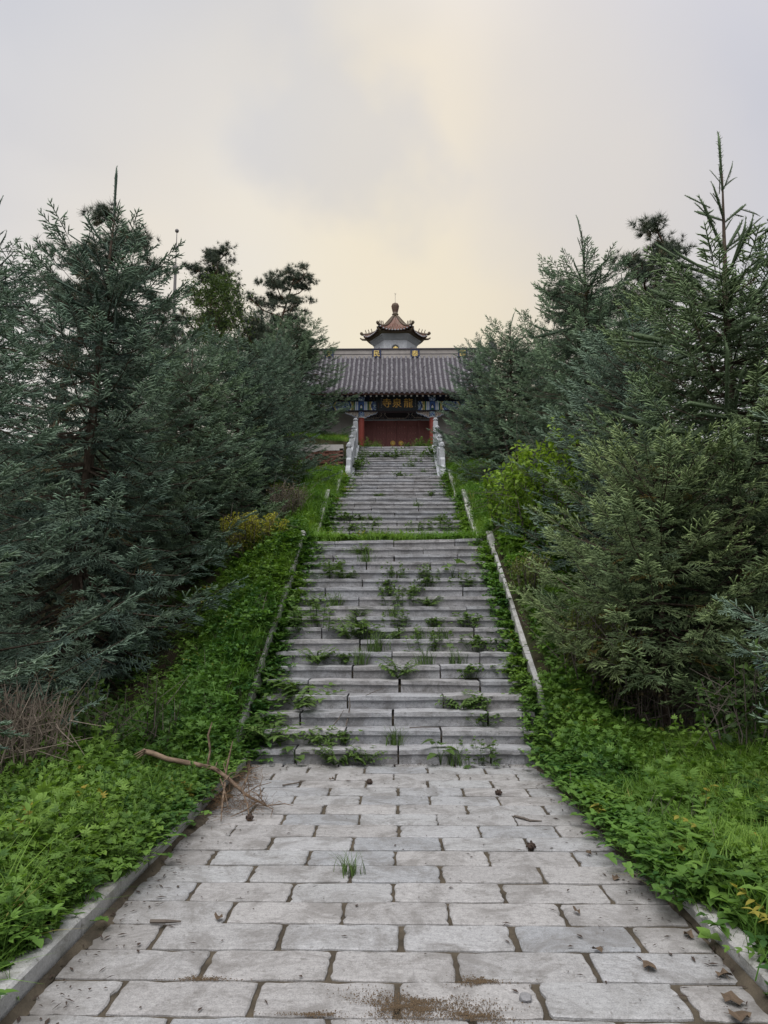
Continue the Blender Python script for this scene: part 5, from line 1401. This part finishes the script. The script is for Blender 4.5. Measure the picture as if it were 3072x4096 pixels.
scatter('grass', bank(5200, 1.75, 4.2, 13.8, 26.5, lambda x, y: ((x - 2.3) ** 2 + (y - 19.2) ** 2 > 0.35)), rsg, 'grass', 0.8, 1.5, 0.55)
scatter('leafy_weeds', bank(800, 1.75, 3.6, 13.8, 26), rsg, 'mug', 0.5, 1.0, 0.55)
fp = flat(300, -1.4, 1.5, 29.95, 30.8, TOP); fp = fp[(fp[:, 0] < -0.6) | (fp[:, 0] > 0.75)]
scatter('grass', fp, rsg, 'tall', 0.4, 0.85, 0.6)
scatter('grass', bank(900, -4.5, -1.8, 25.6, 29.8), rsg, 'grass', 0.7, 1.4, 0.5)

# ------------------------------------------------------------------ weeds growing from the joints of the stairs, each a thing of its own
def own(p): return p.mesh('leaves', MT['weed_own'])
WM = {'leafy weed': [own(mugwort(60 + i, 0.27, 12, 1, 0.085, 0.05)) for i in range(2)],
      'ferny weed': [own(pinnate(70 + i, 16, 0.25)) for i in range(2)],
      'grass tuft': [own(grass(80 + i, 60, 0.24, 0.007, 0.05, 0.8)) for i in range(2)],
      'small leaved weed': [own(cover(90 + i, 44, 0.06, 0.04, 0.10, 0.16)) for i in range(2)]}
def big_leaf(seed):
    rs = np.random.RandomState(seed); p = Plant()
    for k in range(7):
        a = k * 0.95 + 0.2 * rs.randn(); z = 0.10 + 0.05 * k * 0.6; q = (0.07 * math.cos(a), 0.07 * math.sin(a), z)
        p.stem([(0, 0, 0), (q[0] * .4, q[1] * .4, z * .7), q], [0.004, 0.003, 0.002])
        v, f = leaf_poly(0.15, 0.13, 0, 0.35, 5); p.put((v, f), rotm(a, 0.15 + 0.1 * rs.randn()), q, 0.6 + 0.2 * rs.randn())
    return p
WM['broad leaved weed'] = [own(big_leaf(3))]
SPOTS = [(1,18,-0.59),(1,17,-0.52),(1,16,-1.04),(1,15,-1.04),(1,15,-0.87),(1,15,-0.03),(1,15,0.49),(1,15,0.93),(1,14,-0.13),(1,14,0.51),(1,14,1.1),(1,12,-0.91),(1,12,0.1),(1,12,0.51),(1,12,-1.2),(1,11,-0.54),(1,11,-0.04),(1,10,-1.08),(1,10,-0.53),(1,10,0.02),(1,10,0.55),(1,10,1.03),(1,9,-0.67),(1,9,-0.44),(1,9,-0.05),(1,9,0.33),(1,9,0.64),(1,8,-0.27),(1,8,1.1),(1,8,0.45),(1,7,-1.02),(1,7,-0.7),(1,7,-0.46),(1,7,0.39),(1,7,0.78),(1,6,0.02),(1,6,0.95),(1,4,-1.16),(1,4,0.79),(1,4,1.0),(1,13,-0.1),(1,13,0.29),(1,1,-1.05),(1,1,-0.65),(1,1,-0.33),(1,1,0.47),(1,1,0.62),(1,1,0.92),(1,2,-0.86),(1,2,-0.58),(1,2,-0.02),(1,3,1.01),(1,2,-1.42),(1,5,-1.25),(2,5,-1.17),(2,5,-0.81),(2,5,-0.51),(2,4,-0.53),(2,3,-0.96),(2,3,0.5),(2,5,1.03),(2,3,1.07),(2,2,-0.27),(2,2,-0.6),(2,8,0.52),(3,3,-0.51),(3,3,1.06),(4,12,-1.25),(4,11,-0.84),(4,11,-0.38),(4,11,0.14),(4,12,0.57),(4,11,1.02),(4,11,1.42),(4,8,-1.41),(4,6,-1.37),(4,9,0.73),(4,7,0.54),(4,5,1.02),(4,3,0.43),(4,3,0.14)]
BIG = {(1,15,-1.04):1.3,(1,12,-0.91):1.4,(1,10,-1.08):1.5,(1,9,-0.67):1.4,(1,9,-0.44):1.4,(1,8,-0.27):1.4,(1,7,-1.02):1.5,(1,7,-0.46):1.3,(1,4,-1.16):1.7,(1,17,-0.52):1.3,(1,10,1.03):1.2,(1,6,0.02):1.3,(2,3,1.07):1.8,(4,12,-1.25):1.8,(4,11,-0.84):1.5,(4,11,-0.38):1.6,(4,11,1.42):1.8,(4,11,1.02):1.6,(4,11,0.14):1.4,(4,8,-1.41):1.8,(4,6,-1.37):1.8,(1,2,-1.42):1.5,(2,5,-1.17):1.6}
FNAME = {1: 'lowest flight', 2: 'second flight', 3: 'third flight', 4: 'top flight'}
ORD = ['first','second','third','fourth','fifth','sixth','seventh','eighth','ninth','tenth','eleventh','twelfth','thirteenth','fourteenth','fifteenth','sixteenth','seventeenth','eighteenth','nineteenth']
def where(x):
    if x < -1.15: return 'at its left end'
    if x < -0.75: return 'well left of the middle'
    if x < -0.35: return 'left of the middle'
    if x < -0.08: return 'just left of the middle'
    if x < 0.09: return 'in the middle'
    if x < 0.36: return 'just right of the middle'
    if x < 0.75: return 'right of the middle'
    if x < 1.06: return 'well right of the middle'
    return 'at its right end'
seen = set(); kinds = list(WM)
for f, k, x in SPOTS:
    y0, z0, rise, n = FL[f]; kk = k - 1 if f == 1 else k      # kk: index of the riser the weed leans on
    kind = {(1,1,-1.05): 'broad leaved weed', (1,1,0.47): 'broad leaved weed', (1,1,0.62): 'grass tuft', (1,1,-0.33): 'ferny weed', (1,17,-0.52): 'grass tuft', (1,15,0.93): 'broad leaved weed'}.get((f, k, x))
    kind = kind or rnd.choices(kinds[:4], (3, 3, 2, 3))[0]
    sz = BIG.get((f, k, x), 1.0) * rnd.uniform(0.75, 1.1)
    wh = where(x); lab = None
    for alt in [kind] + kinds:
        lab = '%s under the %s step of the %s, %s' % (alt, ORD[kk], FNAME[f], wh)
        if lab not in seen: kind = alt; break
    seen.add(lab)
    o = link('weed_clump', rnd.choice(WM[kind]))
    o.location = (x, y0 + 0.3 * kk - rnd.uniform(0.01, 0.04), z0 + rise * kk + 0.0)
    o.rotation_euler = (0.10, 0, rnd.uniform(0, 6.28)); o.scale = (sz, sz, sz * rnd.uniform(.85, 1.15))
    tag(o, lab, 'weed', 'weeds growing from the stair joints')
o = link('weed_clump', WM['grass tuft'][0]); o.location = (-0.29, 4.83, 0); o.scale = (.62, .62, .62); tag(o, 'lone grass tuft growing between two slabs of the paved path', 'grass tuft')
for i, (x, k_, s_, lab) in enumerate(((-1.15, 'leafy weed', 1.5, 'weed clump at the left end of the top step before the gate'), (-0.75, 'grass tuft', 1.6, 'grass clump on the top step left of the door knockers'), (0.50, 'small leaved weed', 1.1, 'low weed mound on the top step under the right door knocker'), (0.95, 'grass tuft', 2.0, 'tall grass clump on the top step right of the door knockers'), (1.3, 'leafy weed', 1.7, 'weed clump at the right end of the top step before the gate'))):
    o = link('weed_clump', WM[k_][0]); o.location = (x, 29.95, TOP); o.scale = (s_,) * 3; o.rotation_euler = (0, 0, i * 1.3); tag(o, lab, 'weed', 'weeds along the top step')

# ------------------------------------------------------------------ fallen branch
fb = empty('fallen_branch', (0, 0, 0)); tag(fb, 'broken pale pine branch lying across the left kerb onto the paved path', 'branch')
main = [(-2.10, 6.36, 0.45), (-2.04, 6.38, 0.43), (-1.92, 6.40, 0.38), (-1.72, 6.46, 0.33), (-1.55, 6.52, 0.28), (-1.42, 6.5, 0.20), (-1.25, 6.38, 0.10), (-1.05, 6.3, 0.03)]
q = MB(); q.tube(main, [0.021, 0.024, 0.021, 0.022, 0.018, 0.018, 0.012, 0.006], 8); q.build('stem', MT['dead'], fb, True)
q = MB()
for dz, dy in ((0.02, -0.02), (-0.01, 0.015), (0.005, 0.0)): q.tube([(-2.09, 6.36 + dy, 0.45 + dz), (-2.17, 6.34 + dy * 2, 0.43 + dz * 1.6 - 0.03)], [0.012, 0.002], 4)
q.build('splinters', MT['dead'], fb)
for pts, r_ in (([(-1.62, 6.53, 0.26), (-1.60, 6.56, 0.42), (-1.62, 6.55, 0.55), (-1.59, 6.56, 0.66)], .010), ([(-1.46, 6.52, 0.19), (-1.44, 6.55, 0.34), (-1.41, 6.57, 0.50)], .010),
                ([(-1.45, 6.5, 0.17), (-1.40, 6.2, 0.10), (-1.34, 5.9, 0.02)], .009), ([(-1.5, 6.53, 0.2), (-1.42, 6.35, 0.14), (-1.33, 6.12, 0.05)], .006),
                ([(-1.28, 6.4, 0.12), (-1.2, 6.2, 0.07), (-1.14, 6.0, 0.015)], .006), ([(-1.28, 6.4, 0.12), (-1.24, 6.5, 0.28), (-1.15, 6.55, 0.30)], .006),
                ([(-1.3, 6.42, 0.13), (-1.26, 6.48, 0.22), (-1.24, 6.5, 0.36)], .005), ([(-1.15, 6.34, 0.06), (-1.2, 6.2, 0.03), (-1.3, 6.05, 0.012)], .006), ([(-1.1, 6.32, 0.05), (-1.14, 6.42, 0.16), (-1.12, 6.45, 0.24)], .004)):
    q = MB(); q.tube(pts, [r_] * (len(pts) - 1) + [r_ * .4], 5); q.build('twig', MT['dead'], fb)
rsd = np.random.RandomState(4)
for k in range(16):
    b0 = Vector(main[rnd.randrange(4, 8)]) + Vector((rnd.uniform(-.05, .05), rnd.uniform(-.03, .03), 0)); d = Vector((rnd.uniform(-.2, .25), rnd.uniform(-.28, .2), rnd.uniform(-.06, .16)))
    e_ = b0 + d; e_.z = max(e_.z, 0.012); m_ = (b0 + e_) / 2 + Vector((rnd.uniform(-.04, .04), rnd.uniform(-.04, .04), rnd.uniform(0, .05)))
    q = MB(); q.tube([b0, m_, e_], [.005, .004, .002], 4); q.build('twig', MT['dead'], fb)
def needle_bunch(n, c, sp_r, L):
    P = np.array(c) + rsd.randn(n, 3) * np.array(sp_r); P[:, 2] = np.maximum(P[:, 2], 0.012)
    d = rsd.randn(n, 3) * np.array([1, 1, .6]); d /= np.linalg.norm(d, axis=1)[:, None]; s_ = np.cross(d, rsd.randn(n, 3)); s_ /= np.linalg.norm(s_, axis=1)[:, None]
    E_ = P + d * L; E_[:, 2] = np.maximum(E_[:, 2], 0.008)
    V = np.stack([P - s_ * .0018, P + s_ * .0018, E_], 1).reshape(-1, 3)
    return V, np.arange(3 * n).reshape(-1, 3)
for c, r_, n in (((-1.25, 6.5, 0.2), (.05, .05, .05), 160), ((-1.42, 6.35, 0.09), (.09, .1, .05), 220), ((-1.2, 6.3, 0.08), (.09, .08, .04), 160), ((-1.3, 6.15, 0.03), (.12, .12, .02), 120)):
    V, F = needle_bunch(n, c, r_, 0.11); link('dry_needles', np_mesh('dry_needles', V, F, MT['dry_needle']), fb)

# ------------------------------------------------------------------ litter on the path and steps
def twig(pts, r_, label):
    q = MB(); q.tube(pts, [r_] * (len(pts) - 1) + [r_ * .4], 5); tag(q.build('twig', MT['grey_twig']), label, 'twig')
twig([(0.05 - .62, 8.66, 0.31), (-.55, 8.72, 0.40), (-.53, 8.74, 0.52), (-.54, 8.76, 0.62)], .008, 'bent grey twig propped on the third step left of the middle')
twig([(-.72, 8.62, 0.31), (-.66, 8.66, 0.38), (-.60, 8.72, 0.48)], .006, 'thin leaning twig beside the bent twig on the third step')
twig([(0.15, 8.52, 0.315), (0.3, 8.5, 0.325), (0.5, 8.53, 0.315)], .006, 'dark twig lying flat on the second step right of the middle')
twig([(-0.36, 9.0, 0.61), (-0.25, 8.98, 0.66), (-0.12, 9.02, 0.70)], .004, 'wispy branched twig on the fourth step near the middle')
twig([(0.93, 6.1, 0.016), (0.99, 6.02, 0.02), (1.03, 5.98, 0.014), (1.12, 5.97, 0.014)], .010, 'short dark stick lying on the slabs at the right of the path')
twig([(-1.28, 4.08, 0.018), (-1.2, 4.06, 0.026), (-1.12, 4.08, 0.018)], .011, 'short dark stick on the slabs near the left kerb')
twig([(-1.05, 7.1, 0.014), (-0.95, 7.16, 0.018), (-0.86, 7.28, 0.014)], .008, 'thin dark twig on the slabs below the bottom step at left')
twig([(1.5, 6.6, 0.02), (1.49, 6.62, 0.12), (1.50, 6.64, 0.24)], .007, 'upright dead stick at the right edge of the path')
def dead_leaf(x, y, s_, seed, label):
    r_ = random.Random(seed); q = MB(); n = 9; vs = [(0, 0, 0.018)]
    for i in range(n):
        a = 2 * math.pi * i / n; rr = s_ * (0.75 + 0.35 * r_.random()) * (1.0 if i % 2 else 0.88); vs.append((rr * math.cos(a), rr * 0.7 * math.sin(a), 0.008 + 0.03 * r_.random()))
    q.add(vs, [(0, 1 + i, 1 + (i + 1) % n) for i in range(n)])
    q.tube([(0, 0, 0.018), (s_ * 0.9, -s_ * .6, 0.012)], [0.002, 0.001], 3)
    o = q.build('dead_leaf', MT['dry_leaf']); o.location = (x, y, 0); o.rotation_euler = (0, 0, r_.random() * 6); tag(o, label, 'leaf', 'dead leaves on the path')
for i, (x, y, s_, lab) in enumerate(((1.15, 3.63, .07, 'crumpled brown leaf alone on the second slab from the right kerb'), (1.46, 3.56, .06, 'brown leaf near the right kerb, furthest up of the nearest leaves'), (1.40, 3.34, .075, 'large brown leaf in the nearest right corner of the path'), (1.37, 3.22, .08, 'brown leaf at the very bottom right of the path'), (1.46, 3.97, .06, 'dark leaf against the right kerb beside the grass'), (0.97, 4.25, .045, 'curled brown leaf on the right slabs with a stalk'), (1.28, 5.2, .045, 'small brown leaf beside the right kerb halfway up the path'), (1.33, 4.75, .05, 'faded leaf on the right slabs near the grass'), (-0.94, 4.14, .05, 'curled leaf lying on the left slabs'), (0.96, 3.8, .05, 'dark flat leaf on a right slab near the bottom'), (-0.62, 7.35, .05, 'yellowed leaf on the slabs just below the bottom step'))):
    dead_leaf(x, y, s_ * 0.68, i, lab)
def cone(x, y, label):
    q = MB(); q.lathe([(0.004, -0.03), (0.018, -0.02), (0.024, 0.0), (0.02, 0.018), (0.008, 0.032), (0.0, 0.034)], 8)
    for k in range(14):
        a = k * 2.4; z = -0.02 + k * 0.0035; q.box((0.022 * math.cos(a), 0.022 * math.sin(a), z), (0.012, 0.012, 0.008), (0, 0.4, a))
    o = q.build('pine_cone', MT['cone']); o.location = (x, y, 0.024); o.rotation_euler = (R(80), 0, rnd.uniform(0, 6)); tag(o, label, 'pine cone', 'pine cones on the path')
for x, y, lab in ((0.92, 5.33, 'dark pine cone by a slab joint right of the middle of the path'), (0.9, 6.81, 'dark pine cone near the bottom step at right'), (-1.14, 5.99, 'black pine cone at the tip of the fallen branch'), (-0.25, 7.2, 'small dark pine cone below the bottom step left of the middle')): cone(x, y, lab)
bm = bmesh.new(); bmesh.ops.create_icosphere(bm, subdivisions=2, radius=0.028)
for v in bm.verts: v.co *= rnd.uniform(.85, 1.15); v.co.z *= .6
me = bpy.data.meshes.new('pebble'); bm.to_mesh(me); bm.free(); me.materials.append(MT['stone'])
o = link('pebble', me); o.location = (0.54, 3.35, 0.016); tag(o, 'small grey stone on the joint near the bottom of the path', 'stone')
# sand washed over the slabs, loose grains thinning out to all sides
def sand(x, y, rx, ry, n, seed):
    rs = np.random.RandomState(seed); P = rs.randn(n, 2) * 0.5
    P = P * (1 + 0.5 * np.sin(3 * np.arctan2(P[:, 1], P[:, 0]) + seed))[:, None]
    P = np.stack([x + rx * P[:, 0], y + ry * P[:, 1], 0.007 + 0.003 * rs.rand(n)], 1)
    r_ = 0.0015 + 0.003 * rs.rand(n) ** 2; a = rs.rand(n) * 6.28; V = []
    for k in range(3): V.append(P + np.stack([np.cos(a + 2.09 * k) * r_, np.sin(a + 2.09 * k) * r_, np.zeros(n)], 1))
    V.append(P + np.stack([np.zeros(n), np.zeros(n), r_ * 1.2], 1))
    V = np.stack(V, 1).reshape(-1, 3); i = np.arange(n) * 4
    F = np.concatenate([np.stack([i, i + 1, i + 3], 1), np.stack([i + 1, i + 2, i + 3], 1), np.stack([i + 2, i, i + 3], 1)])
    tag(link('sand', np_mesh('sand', V, F, MT['sand'])), kind='stuff')
sand(0.06, 3.29, 0.22, 0.10, 4200, 1); sand(0.36, 3.50, 0.10, 0.035, 900, 2); sand(-0.85, 3.50, 0.14, 0.02, 500, 3); sand(0.30, 3.22, 0.16, 0.05, 1400, 4); sand(-0.33, 3.22, 0.12, 0.02, 500, 5)
# soil that has washed against both kerbs
for sd_ in (-1, 1):
    ys_ = np.arange(1.5, 8.05, 0.05); n_ = len(ys_)
    w_ = 0.02 + 0.015 * np.sin(2.3 * ys_ + sd_) + 0.02 * np.sin(7.1 * ys_ + 2 * sd_) + 0.035 * np.random.RandomState(8 + sd_).rand(n_) + 0.02 * np.clip(ys_ - 4, 0, 3)
    o_ = np.full(n_, 1.555)
    V = np.concatenate([np.stack([sd_ * o_, ys_, np.full(n_, 0.024)], 1), np.stack([sd_ * (o_ - w_ * 0.5), ys_, 0.012 + 0.004 * np.sin(9 * ys_)], 1), np.stack([sd_ * (o_ - w_), ys_, np.full(n_, -0.004)], 1)])
    F = []
    for r_ in (0, 1):
        for i in range(n_ - 1): a = r_ * n_ + i; F += [(a, a + 1, a + n_ + 1), (a, a + n_ + 1, a + n_)]
    tag(link('soil_edge', np_mesh('soil_edge', V, np.array(F), MT['mortar'])), kind='stuff')
# crumbs, needles and bits of bark gathered along the edges of the path
def litter(n, fx, fy, zf):
    V = []; F = []; o = 0
    for i in range(n):
        x, y = fx(), fy(); z = zf(x, y); L = 0.006 + 0.03 * rnd.random() ** 2; w = 0.002 + 0.008 * rnd.random() ** 2; a = rnd.random() * 6.28
        c, s = math.cos(a), math.sin(a)
        V += [(x - c*L, y - s*L, z), (x + s*w, y - c*w, z + 0.004), (x + c*L, y + s*L, z + .001), (x - s*w, y + c*w, z + .003)]; F += [(o, o+1, o+2), (o, o+2, o+3)]; o += 4
    return np.array(V), np.array(F)
V, F = litter(480, lambda: (1.54 - abs(rnd.gauss(0, .16))) * rnd.choice((-1, 1)), lambda: rnd.uniform(2.6, 8.0), lambda x, y: 0.010)
tag(link('leaf_litter', np_mesh('leaf_litter', V, F, MT['cone'])), kind='stuff')
V, F = litter(260, lambda: rnd.uniform(-1.5, 1.5), lambda: 8.09 - abs(rnd.gauss(0, .10)), lambda x, y: 0.012)
tag(link('leaf_litter', np_mesh('leaf_litter', V, F, MT['cone'])), kind='stuff')
V, F = litter(160, lambda: rnd.uniform(-1.5, 1.5), lambda: rnd.uniform(2.8, 8), lambda x, y: 0.010)
tag(link('leaf_litter', np_mesh('leaf_litter', V, F, MT['cone'])), kind='stuff')

# plants hanging over the kerbs
scatter('edge_weeds', flat(200, -1.72, -1.60, 4.4, 8.0, 0.10), rsg, 'cover', 0.6, 1.2, 0.45)
scatter('edge_weeds', flat(420, 1.54, 1.70, 4.2, 8.1, 0.09), rsg, 'cover', 0.7, 1.4, 0.45)
scatter('edge_weeds', flat(90, -1.74, -1.62, 3.4, 8.0, 0.10), rsg, 'mug', 0.45, 0.8, 0.5)
scatter('edge_weeds', flat(240, 1.56, 1.74, 4.3, 8.1, 0.05), rsg, 'grass', 0.7, 1.1, 0.45)
